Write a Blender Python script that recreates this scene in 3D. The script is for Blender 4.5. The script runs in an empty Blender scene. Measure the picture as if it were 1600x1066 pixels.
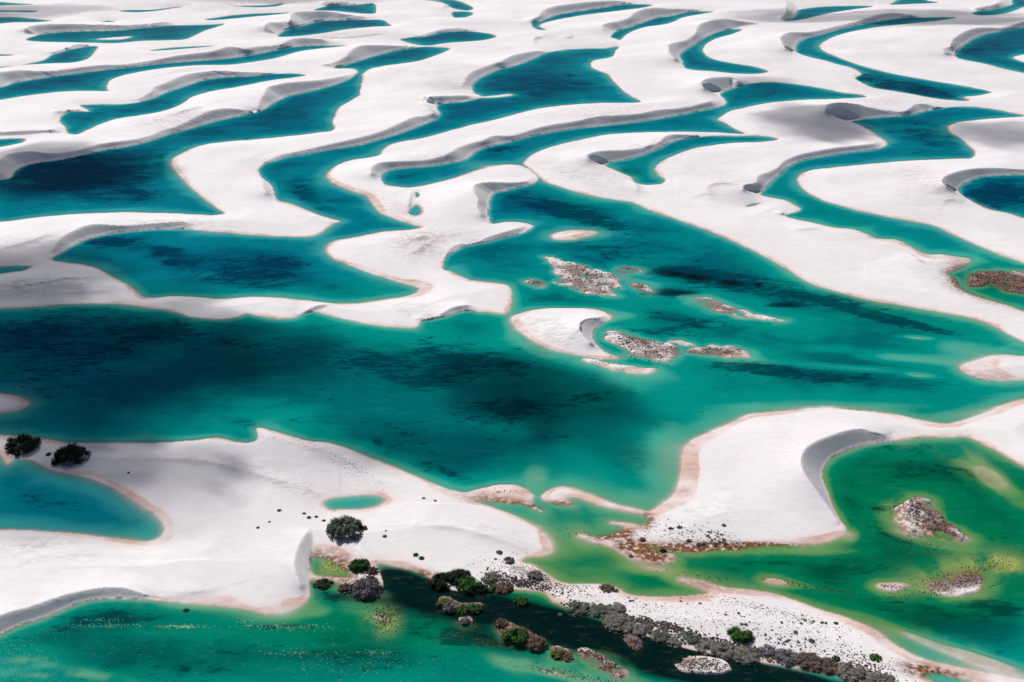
import bpy, math, random
import numpy as np
from mathutils import Vector
R = math.radians
random.seed(7)
RNG = np.random.default_rng(11)
C = bpy.context.scene.collection
SC = bpy.context.scene

# ------------------------------------------------------------------ camera
F_PX, W_PX, H_PX = 1750.0, 1600.0, 1066.0
CAM_H = 150.0
PITCH = math.atan((533.0 + 230.0) / F_PX)
cam = bpy.data.cameras.new('camera'); camo = bpy.data.objects.new('camera', cam); C.objects.link(camo)
cam.sensor_fit = 'HORIZONTAL'; cam.sensor_width = 36.0; cam.lens = 36.0 * F_PX / W_PX
cam.clip_start = 1.0; cam.clip_end = 60000.0
camo.location = (0, 0, CAM_H); camo.rotation_euler = (math.pi / 2 - PITCH, 0, 0)
SC.camera = camo

# ------------------------------------------------------------------ sky and sun
SUN_EL, SUN_AZ = 40.5, 123.0          # azimuth: direction towards the sun, counter-clockwise from +X
world = bpy.data.worlds.new("World"); SC.world = world; world.use_nodes = True
wn = world.node_tree; bg = wn.nodes['Background']
sky = wn.nodes.new('ShaderNodeTexSky'); sky.sky_type = 'NISHITA'; sky.sun_disc = False
sky.sun_elevation = R(SUN_EL); sky.sun_rotation = R(90 - SUN_AZ)
sky.altitude = 100; sky.dust_density = 1.0
wn.links.new(sky.outputs[0], bg.inputs[0]); bg.inputs[1].default_value = 0.052
sl = bpy.data.lights.new('sun', 'SUN'); sl.energy = 4.5; sl.angle = R(0.5); sl.color = (1.0, 0.965, 0.94)
so = bpy.data.objects.new('sun', sl); C.objects.link(so)
SUN_DIR = Vector((math.cos(R(SUN_EL)) * math.cos(R(SUN_AZ)), math.cos(R(SUN_EL)) * math.sin(R(SUN_AZ)), math.sin(R(SUN_EL))))
so.rotation_euler = SUN_DIR.to_track_quat('Z', 'Y').to_euler()
SC.view_settings.view_transform = 'Standard'; SC.view_settings.look = 'None'
SC.view_settings.exposure = 0.02; SC.view_settings.gamma = 1.0
SC.cycles.max_bounces = 6; SC.cycles.diffuse_bounces = 2; SC.cycles.glossy_bounces = 2
SC.cycles.transparent_max_bounces = 8; SC.cycles.volume_bounces = 0

# ------------------------------------------------------------------ pixel <-> ground
SP, CP = math.sin(PITCH), math.cos(PITCH)
def ground(u, v, z=0.0):
    u = np.asarray(u, float); v = np.asarray(v, float)
    a = (u - 800.0) / F_PX; b = (v - 533.0) / F_PX
    t = (CAM_H - z) / (SP + b * CP)
    return a * t, (CP - b * SP) * t
def project(x, y, z=0.0):
    dz = z - CAM_H
    f = y * CP - dz * SP
    return 800 + F_PX * x / f, 533 - F_PX * (y * SP + dz * CP) / f
def smooth_line(p, closed, n=5):
    p = np.array(p, float)
    if closed: q = np.vstack([p[-1:], p, p[:2]])
    else: q = np.vstack([2 * p[0] - p[1], p, 2 * p[-1] - p[-2]])
    out = []
    for i in range(1, len(q) - 2):
        p0, p1, p2, p3 = q[i-1], q[i], q[i+1], q[i+2]
        d1 = math.sqrt(max(1e-6, np.hypot(*(p2 - p1)))); d0 = math.sqrt(max(1e-6, np.hypot(*(p1 - p0)))); d2 = math.sqrt(max(1e-6, np.hypot(*(p3 - p2))))
        m1 = (p2 - p1) + d1 * ((p1 - p0) / d0 - (p2 - p0) / (d0 + d1))
        m2 = (p2 - p1) + d1 * ((p3 - p2) / d2 - (p3 - p1) / (d1 + d2))
        k = max(2, min(24, int(np.hypot(*(p2 - p1)) / 2.5)))
        t = np.arange(k)[:, None] / k
        out.append((2*t**3-3*t**2+1)*p1 + (t**3-2*t**2+t)*m1 + (-2*t**3+3*t**2)*p2 + (t**3-t**2)*m2)
    if not closed: out.append(p[-1:])
    return np.vstack(out)

# ------------------------------------------------------------------ traced outlines of the lagoons (water at height 0)
def P(s): return [tuple(float(c) for c in t.split(',')) for t in s.split()]
LAG = [
 '-60,3 0,3 25,5 55,7 20,8 -60,8',
 '-60,15 0,16 40,16 61,17.5 50,19.5 15,18.5 -60,19',
 '-60,28 0,27 25,26.5 50,29 82,33 60,35 20,35 0,37 -60,38',
 '183,17 205,15.5 240,15 270,11.5 290,10.5 270,13 240,17.5 210,19.5 190,18.5',
 '155,34.5 170,32 182,34 165,35.5',
 '318,31 340,27 370,23 400,21 455,20 440,22.5 400,25.8 360,29.5 335,31.5',
 '358,9.5 385,9 415,8 445,5.5 438,8.5 410,11.5 380,10.8',
 '40,62 55,56 85,51 120,49 180,47.5 230,43 265,40 300,39 335,38 352,37 340,42 320,48 305,55 292,61 260,63 220,64 180,67.5 145,67 100,66 60,65',
 '-60,107 0,104 30,102 50,98 70,93 78,87 90,83 105,78 130,74 152,73 148,80 140,90 128,95 110,98 80,99 40,101.5 0,106 -60,112',
 '-40,84.5 0,84.5 25,86 0,87.5 -40,88',
 '230,80 260,75 300,72.5 340,72 300,75.5 260,78.5',
 '-60,143 0,137 20,130 60,123 110,116 160,110 210,105 250,100 300,96 350,92 400,85 430,79 465,73 500,71.5 545,71.5 520,74 470,80 430,91 400,96 360,101 310,102 260,106 220,112 185,120 172,126 168,133 168,140 172,142 140,142 100,143 60,147 30,151 0,156 -60,166',
 '124,165 150,163 200,162 225,158 240,153 255,146 285,136 320,125 350,121 400,118.5 430,115.5 465,115 478,118 460,121 420,126 400,130 370,136 330,143 300,152 285,162 260,172 220,180 180,186 150,197 128,207 122,210 105,208 103,203 98,196 92,188 94,183 105,176 125,174 140,174 130,169',
 '-60,219 0,217 20,216 40,217 38,221 15,227 0,230 -60,242',
 '-60,290 0,281 15,278 22,268 35,260 60,254 90,250 130,242 160,235 200,229 235,220 260,211 290,203 330,191 360,184 390,178 410,172 425,162 445,152 470,146 500,139 530,130 548,122 560,113 566,117 565,130 563,140 562,148 552,155 535,165 527,172 524,180 520,190 523,200 520,204 500,207 450,213 400,218 360,221 320,226 300,232 280,242 270,250 272,262 285,278 300,293 320,310 340,325 352,333 335,336 300,335 250,333 200,332 150,333 100,336 50,341 0,347 -60,354',
 '523,107 540,102 560,95 580,89 610,81 640,76 665,73 690,74 703,76 695,81 680,87 655,95 630,99 600,103 575,109 565,116 560,114 555,109 545,107',
 '433,57 440,50 460,44 480,38 500,33 530,31.5 570,31 600,32 607,37 612,40 580,42 540,46 510,51 470,56 450,57.5',
 '490,16 505,11 540,8.5 560,7.5 585,6 587,12 587,20 570,21.5 540,19 520,17 500,17',
 '625,62 640,59 665,57 690,51 720,49 745,50 770,54 775,57 760,62 730,65 700,67 670,71 650,70',
 '648,-1 680,0 710,0 730,7 740,13 735,16 715,15 700,10 690,4',
 '705,20 712,18 735,19 740,21 732,26 708,27',
 # large winding lagoon in the upper middle, running down into the next one
 '737,135 745,125 760,117 780,108 800,104 830,93 850,84 880,78 910,76 945,75 968,73 962,80 958,88 940,92 925,96 923,103 935,110 950,116 960,128 975,142 990,152 1003,159 985,161 950,161 900,163 860,167 830,172 800,180 770,188 740,194 700,205 660,216 620,223 605,229 598,236 596,241 580,246 550,250 530,257 515,268 512,275 520,284 540,293 560,300 575,305 580,315 592,330 615,340 645,350 660,355 640,359 600,362 560,370 530,375 515,381 511,390 520,402 540,411 575,425 620,439 645,446 655,450 652,457 640,462 600,469 560,474 520,474 480,470 440,466 400,464 340,467 300,464 270,463 240,466 225,466 215,460 205,451 190,441 170,430 150,420 130,414 100,410 80,405 95,395 115,383 140,373 175,365 220,360 260,358 320,360 370,364 400,367 440,369 485,369 500,364 512,355 518,350 530,346 515,342 495,335 475,327 450,318 432,312 428,305 425,293 420,287 408,277 403,265 410,258 430,251 450,245 480,240 520,233 560,227 590,219 620,210 650,199 670,191 680,186 687,178 682,170 684,164 700,161 715,160 740,156 752,151 740,145',
 '830,38 845,33 870,24 910,17 950,11 980,7 1020,8 1000,13 960,18 910,24 870,31 845,38 842,41 855,47 836,45',
 '953,58 960,50 980,44 1005,35 1025,28 1050,25 1065,21 1090,18 1115,18.5 1090,23 1065,28 1055,33 1040,38 1010,42 990,48 977,55 968,63 960,60',
 '1062,88 1068,80 1085,70 1105,57 1125,49 1145,46 1160,46 1145,53 1120,60 1105,68 1098,78 1105,88 1125,95 1160,101 1190,107 1200,112 1185,115 1150,115 1110,111 1080,109 1068,105 1066,97',
 '1225,33 1240,27 1246,17 1250,15 1280,11 1330,9 1365,10 1340,14 1300,20 1260,29 1235,33',
 '1390,7 1400,1 1410,-3 1440,-3 1450,1 1467,4 1430,6 1400,7.5',
 '1518,21 1525,18 1550,15 1570,11 1582,6 1580,0 1600,-2 1680,-4 1680,8 1600,11 1585,17 1570,21 1545,24 1525,23.5',
 '1242,80 1245,70 1255,62 1280,55 1320,44 1360,36 1400,29 1450,27 1495,27.5 1470,32 1420,37 1360,44 1320,52 1295,61 1281,72 1285,78 1310,90 1350,104 1400,116 1450,125 1500,133 1540,141 1550,144 1530,149 1505,152 1515,157 1480,156 1450,152 1430,148 1400,143 1360,136 1345,129 1335,122 1345,116 1330,106 1310,101 1290,95 1260,88',
 '1492,88 1495,80 1510,68 1535,55 1570,48 1600,43 1680,35 1680,76 1600,85 1583,90 1600,97 1680,102 1680,122 1600,114 1570,108 1535,99 1500,92',
 # long channel under the upper middle dunes, down to the main lagoon
 '1124,148 1140,140 1165,132 1185,129 1200,128 1240,131 1290,139 1320,145 1345,148 1355,151 1320,154 1260,156 1200,161 1170,167 1140,174 1128,182 1122,186 1135,193 1150,202 1165,209 1120,207 1060,206 1000,207 950,210 900,220 860,230 830,243 819,257 826,264 812,259 800,257 775,259 750,265 710,278 680,286 655,291 640,293 620,292 600,288 594,278 597,272 610,266 640,262 670,260 700,255 728,248 745,236 770,228 800,221 830,213 860,207 900,201 950,196 1000,190 1050,182 1100,172 1120,168 1133,163 1133,157',
 '945,258 960,253 985,248 1010,240 1030,232 1045,224 1060,219 1100,213 1150,212 1200,213 1217,218 1200,221 1150,223 1110,227 1080,233 1055,242 1035,252 1025,262 1030,272 1040,282 1035,287 1015,289 1000,288 990,284 985,277 970,271 955,264',
 '1330,190 1345,187 1380,183 1420,180 1450,173 1480,168 1510,166 1550,170 1600,180 1610,181 1570,184 1520,188 1490,193 1481,198 1485,206 1500,215 1515,228 1525,240 1520,247 1500,248 1450,250 1400,253 1350,257 1300,262 1260,268 1248,275 1247,283 1255,295 1280,310 1320,323 1370,335 1420,344 1460,352 1490,366 1530,384 1570,400 1600,410 1700,440 1700,506 1600,487 1580,480 1550,470 1520,460 1500,450 1490,435 1478,427 1500,420 1515,405 1500,402 1470,398 1445,397 1420,385 1400,375 1365,372 1355,367 1330,358 1300,355 1270,348 1240,342 1225,336 1240,333 1250,327 1240,320 1225,313 1200,308 1187,304 1193,297 1200,288 1215,275 1230,262 1250,252 1290,244 1330,238 1370,233 1385,226 1383,222 1370,213 1355,202 1340,195',
 '1164,324 1172,318 1190,317 1180,321',
 '1497,298 1500,291 1510,285 1530,277 1560,274 1600,273 1700,272 1700,352 1600,341 1575,333 1540,325 1510,310',
 '637,333 642,325 650,320 657,322 660,330 655,336 645,337',
 '647,303 652,300 656,307 650,309',
 '-60,417 0,416 30,414.5 50,416 40,422 20,425 0,428 -60,432',
 # main lagoon
 '-90,484 0,481 60,478 120,474 180,474 220,479 260,484 290,492 310,496 350,498 370,495 385,489 400,492 430,497 455,497 470,492 490,487 510,491 550,501 590,508 630,511 652,510 655,504 670,500 695,495 720,487 760,487 790,489 796,480 798,470 798,460 793,447 780,443 755,440 730,437 715,430 700,424 691,420 692,410 695,402 710,393 725,386 760,378 790,371 810,366 825,360 832,353 815,348 790,347 767,349 763,340 763,325 765,312 770,303 790,298 810,293 830,288 840,280 838,275 825,264 819,257 835,268 850,282 880,293 920,304 960,311 990,316 1010,325 1040,336 1080,350 1120,365 1160,383 1200,403 1230,420 1270,443 1310,455 1360,468 1420,478 1470,487 1520,497 1550,507 1580,523 1600,533 1700,570 1700,610 1600,624 1570,632 1540,645 1510,655 1480,662 1440,658 1400,648 1360,643 1320,640 1290,637 1240,641 1200,645 1170,648 1150,658 1110,675 1080,690 1068,705 1065,730 1062,750 1055,770 1040,785 1020,797 1015,800 990,795 960,788 920,773 880,761 855,768 846,775 834,775 820,765 800,757 780,757 745,765 725,770 700,765 680,758 650,745 610,728 570,712 545,702 515,692 480,688 450,680 420,672 400,668 403,676 400,688 370,691 340,684 300,688 220,692 150,692 100,691 60,686 0,680 -90,676',
 '-90,700 0,709 6,716 12,724 22,714 50,718 80,733 110,740 140,747 170,758 200,775 225,790 245,803 256,816 258,828 250,840 230,847 200,844 160,840 120,835 70,831 0,828 -90,828',
 '502,786 515,778 540,774 570,772 595,774 605,780 595,790 570,796 535,797 510,796',
 '487,870 500,869 515,872 530,882 545,892 551,899 545,903 520,902 490,899 485,890',
 # bottom lagoon
 '-90,1020 0,992 30,978 70,965 110,948 140,939 180,935 230,937 270,939 330,943 380,950 420,957 440,955 465,948 480,938 483,925 485,905 500,903 520,906 545,915 560,925 590,932 597,915 592,895 586,880 620,885 660,897 672,905 690,917 740,925 780,920 800,922 850,926 862,938 880,947 920,957 950,970 980,984 1010,993 1040,1003 1070,1012 1100,1019 1150,1029 1190,1034 1250,1044 1300,1052 1340,1063 1380,1074 1400,1095 1440,1120 1480,1260 -200,1260 -200,1060',
 # green lagoon on the right
 '834,772 846,775 850,780 870,786 893,788 882,779 900,776 940,789 980,798 1010,805 1015,812 1010,820 1000,822 980,818 955,816 978,822 970,830 950,838 925,840 905,836 925,845 950,852 970,863 990,873 1020,878 1050,877 1052,868 1020,860 985,849 1010,852 1080,862 1120,858 1150,858 1170,854 1200,851 1240,851 1280,848 1300,843 1315,835 1321,825 1315,818 1305,800 1295,775 1287,755 1284,740 1288,728 1300,715 1320,705 1350,696 1400,688 1440,682 1480,682 1510,682 1530,690 1560,705 1600,727 1700,770 1700,1092 1600,1064 1540,1052 1480,1040 1440,1030 1400,1010 1370,987 1320,965 1280,953 1240,938 1200,926 1170,922 1130,918 1100,910 1060,905 1090,917 1110,926 1080,931 1040,933 1000,932 975,927 960,918 920,913 890,913 870,908 850,895 830,883 812,878 815,873 830,868 850,867 861,862 858,848 845,832 820,815 800,805 760,790 735,783 760,782 790,785 820,787 846,798 830,786',
 '1440,1054 1465,1050 1490,1056 1520,1064 1560,1080 1500,1090 1460,1070',
]
ISL = [
 '150,61 165,59.5 190,57.5 205,57 195,60.5 175,62',
 '748,152 775,149 800,147 800,148.5 775,152',
 '-90,610 0,616 20,619 38,625 42,631 30,638 0,643 -90,655',
 '1500,575 1530,562 1560,555 1600,557 1700,562 1700,600 1600,593 1560,594 1530,590',
 '800,497 815,489 840,483 880,481 930,483 945,488 955,498 940,505 928,515 925,525 930,537 945,550 965,560 950,561 930,559 900,554 870,548 845,538 820,523 805,510',
 '910,560 930,562 950,567 980,573 1005,576 1022,577 1015,582 985,582 960,577 935,570',
 '850,402 860,401 880,408 900,412 930,420 950,427 965,437 967,450 955,455 962,461 945,462 915,457 885,448 865,441 875,434 868,427 872,420 860,412',
 '822,441 835,438 850,442 853,446 840,447',
 '957,422 975,417 998,420 1003,425 985,427 965,426',
 '983,441 1000,443 1013,450 1018,457 1005,456 992,448',
 '1088,468 1100,464 1130,475 1160,485 1190,493 1222,500 1190,498 1150,493 1110,482',
 '947,520 960,517 985,523 1010,530 1040,536 1060,547 1065,553 1050,562 1045,565 1020,560 990,552 965,540 950,532',
 '1040,534 1065,533 1088,540 1070,541 1050,538',
 '1062,552 1090,544 1130,541 1160,548 1172,555 1150,558 1110,556 1085,554',
 '865,367 880,362 905,360 930,363 910,369 890,374 865,372',
 '1508,444 1522,430 1530,424 1550,423 1600,425 1700,430 1700,472 1600,460 1570,452 1550,443 1525,447',
 '1398,795 1408,787 1430,777 1445,779 1462,790 1470,802 1480,815 1500,830 1515,840 1500,843 1470,838 1440,833 1415,825 1402,810',
 '1420,783 1430,777 1455,782 1468,800 1450,800 1430,790',
 '1196,907 1204,905 1218,908 1226,912 1208,912',
 '1450,918 1470,906 1495,898 1520,897 1535,905 1525,925 1490,930 1460,926',
 '1370,915 1390,912 1410,917 1400,922 1380,921',
 '684,936 700,934 715,942 752,946 752,955 735,958 715,958 695,950',
 '717,962 728,960 738,968 732,978 720,975',
 '778,970 790,968 810,978 830,988 852,1002 850,1012 835,1012 815,1005 800,1003 785,995 780,982',
 '860,1014 872,1010 888,1018 890,1028 875,1030 865,1025',
 '902,1018 915,1014 935,1020 955,1035 978,1052 970,1060 945,1050 920,1036 905,1026',
 '977,1000 992,995 1005,1002 1002,1014 988,1014',
 '1048,1034 1065,1025 1095,1027 1130,1033 1142,1048 1120,1055 1085,1050 1060,1046',
]
# slip faces: crest line | foot line
SLIP = [
 ('36,62 36,50 42,42 60,38.5 100,37 150,38 200,39 230,37 262,34 278,37', '40,62 46,59 55,56 85,51 120,49 180,47.5 230,43 265,40 285,39.5'),
 ('68,91 70,84 85,80 105,74 120,69 135,68 149,72', '72,93 78,87 90,83 105,78 120,75 135,74 152,73'),
 ('-60,112 0,112 30,109 50,110 75,111 110,107 150,102 200,100 240,94 280,86 305,83 330,80 360,73 385,76 400,73 440,69 455,61 480,59 520,62', '-60,143 0,137 20,130 60,123 110,116 160,110 210,105 250,100 300,96 350,92 400,85 430,79 465,73 500,71.5 530,71'),
 ('203,161 220,153 235,144 240,137 260,129 285,118 310,113 340,110 375,112 410,113 440,113', '203,162 225,158 240,153 255,146 285,136 320,125 350,121 400,118.5 430,115.5 450,115'),
 ('76,179 79,176 100,172 125,170 138,173', '92,188 94,183 105,176 125,174 140,174'),
 ('-60,208 0,206 40,204 80,202 92,197 99,196', '-60,216 0,214 50,212 85,210 99,208 103,203'),
 ('-60,262 0,250 8,243 25,238 50,236 75,239 100,238 130,233 150,226 180,221 215,217 240,210 250,205 275,198 300,186 320,176 350,169 380,171 400,171 406,158 414,145 418,137 440,130 470,127 500,125 540,118 559,113', '-60,290 0,281 15,278 22,268 35,260 60,254 90,250 130,242 160,235 200,229 235,220 260,211 290,203 330,191 360,184 390,178 410,172 425,162 445,152 470,146 500,139 530,130 548,122 561,113'),
 ('490,101 520,98 540,88 550,78 560,72 580,70 620,71 660,73', '500,105 523,107 540,102 560,95 580,89 610,81 640,76 665,73'),
 ('405,54 412,42 417,36 440,34 455,32 453,25 458,19 480,17 510,17 535,21 565,26 585,30', '430,57 433,56 440,50 450,47 460,44 475,40 490,35.5 505,32.5 530,31.5 570,31 595,31'),
 ('490,13 498,4 510,2 530,2 575,6', '491,16 505,11 520,10 540,8.5 580,6.5'),
 ('628,61 640,57.5 660,54 690,46 715,44 750,48', '630,62 640,59 665,57 690,51 720,49 748,50'),
 ('693,18 693,10 700,5 706,3', '707,26 703,19 702,12 708,6'),
 ('712,142 722,135 728,122 735,114 760,103 780,97 800,87 835,80 860,79', '725,144 736,140 738,133 745,125 760,117 780,108 800,104 830,93 850,84 865,81'),
 ('656,156 658,152 680,150 720,149 745,150', '684,165 690,162 700,161 715,160 745,155'),
 ('657,158 665,167 675,172 677,176 668,180 645,183 630,190 610,199 590,207 560,215 530,222 500,229 470,236 440,242 420,250 401,261', '683,166 682,170 687,176 687,179 680,186 665,193 650,199 620,210 590,219 560,227 520,233 480,240 450,245 430,251 410,258 403,264'),
 ('402,266 409,280 411,290 417,302 430,311', '403,265 410,279 420,287 425,293 428,305 432,312'),
 ('78,405 83,390 95,373 120,358 145,350 190,352 250,348 285,346 305,352', '80,406 95,395 115,383 140,373 175,365 220,360 260,358 290,359 312,360'),
 ('813,30 825,31 840,26 850,16 865,10 890,6 930,2 960,1 1000,5', '826,42 833,37 850,31 870,24 910,17 950,11 980,7 1008,7'),
 ('944,57 941,45 943,38 960,34 980,29 995,18 1015,12 1045,13 1080,14 1105,15', '953,60 953,57 960,50 980,44 1005,35 1025,28 1050,25 1065,21 1090,18 1110,17.5'),
 ('1066,105 1056,92 1046,82 1045,70 1070,63 1085,54 1092,40 1105,33 1130,29 1160,33 1195,38', '1068,106 1065,97 1062,88 1068,80 1085,70 1105,57 1125,49 1145,46 1160,43 1195,39.5'),
 ('1205,33 1220,27 1229,17 1229,8 1226,-3', '1222,34 1236,29 1243,23 1247,16 1246,5 1245,-3'),
 ('1513,22 1515,15 1540,10 1560,4 1571,-4', '1518,21 1525,18 1550,15 1570,11 1582,6 1580,-4'),
 ('1243,85 1230,77 1222,66 1221,57 1230,51 1265,50 1300,43 1340,33 1375,22 1400,20 1440,25', '1247,85 1243,80 1242,75 1245,70 1255,62 1280,55 1320,44 1360,36 1400,29 1440,27.5'),
 ('1490,91 1477,83 1475,76 1485,72 1489,62 1510,48 1530,43 1570,43 1600,33 1680,22', '1493,90 1492,86 1495,80 1503,73 1510,68 1535,55 1570,48 1600,43 1680,35'),
 ('1119,148 1100,138 1095,130 1100,124 1125,120 1145,121 1152,127 1172,124', '1124,148 1125,147 1130,144 1140,140 1155,135 1165,132 1175,130 1185,129'),
 ('1121,149 1115,155 1095,162 1060,169 1030,171 1000,177 960,180 930,182 900,189 860,195 840,200 800,212 770,212 755,219 735,224 715,231 700,240 680,247 650,251 615,252 590,255 581,262 580,270 592,284', '1125,148 1132,155 1133,163 1120,168 1100,172 1050,182 1000,190 950,196 900,201 860,207 830,213 800,221 770,228 745,236 728,248 700,255 670,260 640,262 610,266 597,272 594,278 597,286'),
 ('943,259 930,254 918,246 917,242 925,238 945,235 980,234 1010,230 1030,222 1040,213 1050,210 1080,210.5 1120,212', '945,260 948,257 960,253 985,248 1010,240 1030,232 1045,224 1060,219 1085,215 1120,212.5'),
 ('1328,190 1305,183 1290,172 1293,164 1310,160 1335,162 1360,168 1390,173 1415,173 1430,163 1445,162 1460,166 1485,167', '1330,190 1338,188 1345,187 1380,183 1420,180 1450,173 1475,169 1490,167'),
 ('1182,303 1160,294 1162,290 1183,284 1185,275 1200,269 1215,262 1225,252 1245,243 1275,236 1310,230 1350,226 1379,221', '1187,304 1190,300 1200,288 1215,275 1230,262 1250,252 1290,244 1330,238 1370,233 1385,225'),
 ('1500,306 1480,292 1472,284 1475,277 1490,270 1515,264 1550,262 1600,264 1700,265', '1503,305 1497,298 1500,291 1510,285 1530,277 1560,274 1600,273 1700,272'),
 ('764,348 750,332 745,318 748,312 743,303 740,290 748,286 770,284 800,285 825,282 836,275', '766,348 763,340 763,325 765,312 770,303 790,298 810,293 830,288 840,280'),
 ('691,418 693,405 697,397 705,388 715,382 745,377 770,368 800,359 826,352', '692,418 692,410 695,402 710,393 725,386 760,378 790,371 810,366 830,354'),
 ('652,509 648,503 651,497 668,497 690,490 705,481 720,477 745,477', '654,510 655,504 660,502 670,500 695,495 720,487 745,487'),
 ('466,493 485,482 500,476 520,477', '470,494 490,487 502,484 522,480'),
 ('1318,824 1307,810 1290,785 1270,757 1255,735 1252,715 1260,700 1275,690 1300,680 1325,672 1345,670 1365,675 1395,680', '1320,823 1315,818 1305,800 1295,775 1287,755 1284,740 1288,728 1300,715 1320,705 1350,696 1400,688'),
 ('952,494 935,497 918,499 908,505 906,515 912,525 922,535 936,546', '954,499 940,505 928,515 925,525 930,537 940,547'),
 ('489,818 476,837 465,857 460,880 466,903 477,930', '493,818 497,832 493,847 488,868 485,890 484,910 481,934'),
 ('-90,996 0,961 50,947 90,933 130,923 180,917 215,925 240,934', '-90,1020 0,992 30,978 70,965 110,948 140,939 180,935 230,937 250,938'),
 ('1336,123 1328,118 1334,116 1344,115', '1345,128 1336,122 1340,118 1346,116'),
 ('633,335 638,320 640,310 643,300 651,297', '638,334 642,325 646,318 647,306 652,300'),
 ('1210,327 1218,331 1235,332 1247,328', '1225,337 1238,334 1248,328 1250,327'),
 ('1424,400 1430,406 1440,410', '1443,398 1443,404 1447,410'),
]

# ------------------------------------------------------------------ value noise
def vnoise(x, y, seed):
    xi = np.floor(x).astype(np.int64); yi = np.floor(y).astype(np.int64)
    fx = x - xi; fy = y - yi
    fx = fx * fx * (3 - 2 * fx); fy = fy * fy * (3 - 2 * fy)
    def h(a, b):
        n = (a * 374761393 + b * 668265263 + seed * 974711) & 0xffffffff
        n = ((n ^ (n >> 13)) * 1274126177) & 0xffffffff
        return ((n ^ (n >> 16)) & 0xffff) / 65535.0
    return (h(xi, yi) * (1-fx) + h(xi+1, yi) * fx) * (1-fy) + (h(xi, yi+1) * (1-fx) + h(xi+1, yi+1) * fx) * fy
def fbm(x, y, seed, octv=4):
    s = 0; a = 0.5; t = 0
    for o in range(octv):
        s = s + a * vnoise(x * 2**o + 17 * o, y * 2**o - 9 * o, seed + o); t += a; a *= 0.5
    return s / t

# ------------------------------------------------------------------ the ground grid (finer near, coarser far)
def axis(lo, a, b, hi, step, grow):
    mid = list(np.arange(a, b, step)); left = []; s = step; x = a
    while x > lo: s *= grow; x -= s; left.append(x)
    right = []; s = step; x = mid[-1]
    while x < hi: s *= grow; x += s; right.append(x)
    return np.array(left[::-1] + mid + right)
US = axis(-1500, -20, 1622, 3100, 1.9, 1.06)
VS = np.concatenate([[-229.0, -228.0, -226.0, -223], np.arange(-219, -60, 3.0), np.arange(-60, -12, 1.6), np.arange(-12, 120, .32), np.arange(120, 300, .42), np.arange(300, 560, .68), np.arange(560, 1080, 1.25)])
s_ = 1.25; v_ = VS[-1]; ext = []
while v_ < 1500: s_ *= 1.07; v_ += s_; ext.append(v_)
VS = np.concatenate([VS, ext])
NU, NV = len(US), len(VS)
UU, VV = np.meshgrid(US, VS)
GX, GY = ground(UU, VV)

def raster(poly):
    m = np.zeros((NV, NU), bool)
    x = poly[:, 0]; y = poly[:, 1]; x2 = np.roll(x, -1); y2 = np.roll(y, -1)
    r0, r1 = np.searchsorted(VS, [y.min(), y.max()])
    for r in range(r0, min(r1 + 1, NV)):
        v = VS[r]
        k = (y <= v) != (y2 <= v)
        if not k.any(): continue
        xs = np.sort(x[k] + (v - y[k]) / (y2[k] - y[k]) * (x2[k] - x[k]))
        for a, b in zip(xs[::2], xs[1::2]):
            i, j = np.searchsorted(US, [a, b]); m[r, i:j] = True
    return m
lagp = [smooth_line(P(s), True) for s in LAG]
islp = [smooth_line(P(s), True) for s in ISL]
# the shorelines wander a little; large lagoons stay as traced
def wob(p, a):
    x, y = ground(p[:, 0], p[:, 1])
    n1 = fbm(x / 3.5, y / 3.5, 3, 4) - .5; n2 = fbm(x / 3.5, y / 3.5, 9, 4) - .5
    d = np.full(len(p), 1e9)
    for q in FEET: d = np.minimum(d, np.hypot(p[:, None, 0] - q[None, :, 0], (p[:, None, 1] - q[None, :, 1]) * 2).min(1))
    return p + np.stack([n1, n2 * .5], 1) * a * np.clip((d - 4) / 12, 0, 1)[:, None]
FEET = [smooth_line(P(b_), False) for _, b_ in SLIP]
lagp = [wob(p, 2.2 if p[:, 1].mean() > 150 else .6) for p in lagp]
islp = [wob(p, 15.0 if 380 < p[:, 1].mean() and i not in (2, 3, 4, 14) else .6) for i, p in enumerate(islp)]
water = np.zeros((NV, NU), bool)
for p in lagp: water |= raster(p)
for p in islp: water &= ~raster(p)
# beyond the photograph's edges the dune field goes on
inside = (UU > -55) & (UU < 1655) & (VV > -6) & (VV < 1100)
wx = GX + 60 * (fbm(GX / 260, GY / 260, 31, 3) - .5) * 2; wy = GY + 110 * (fbm(GX / 190, GY / 190, 37, 3) - .5) * 2
ph = wy / 120 * 6.283 - wx / 900 * 6.283
fld = np.sin(ph) + 1.5 * (fbm(GX / 140, GY / 100, 41, 3) - .5)
water = np.where(inside, water, fld < -.28)
water[GY > 9000] = False

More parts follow.
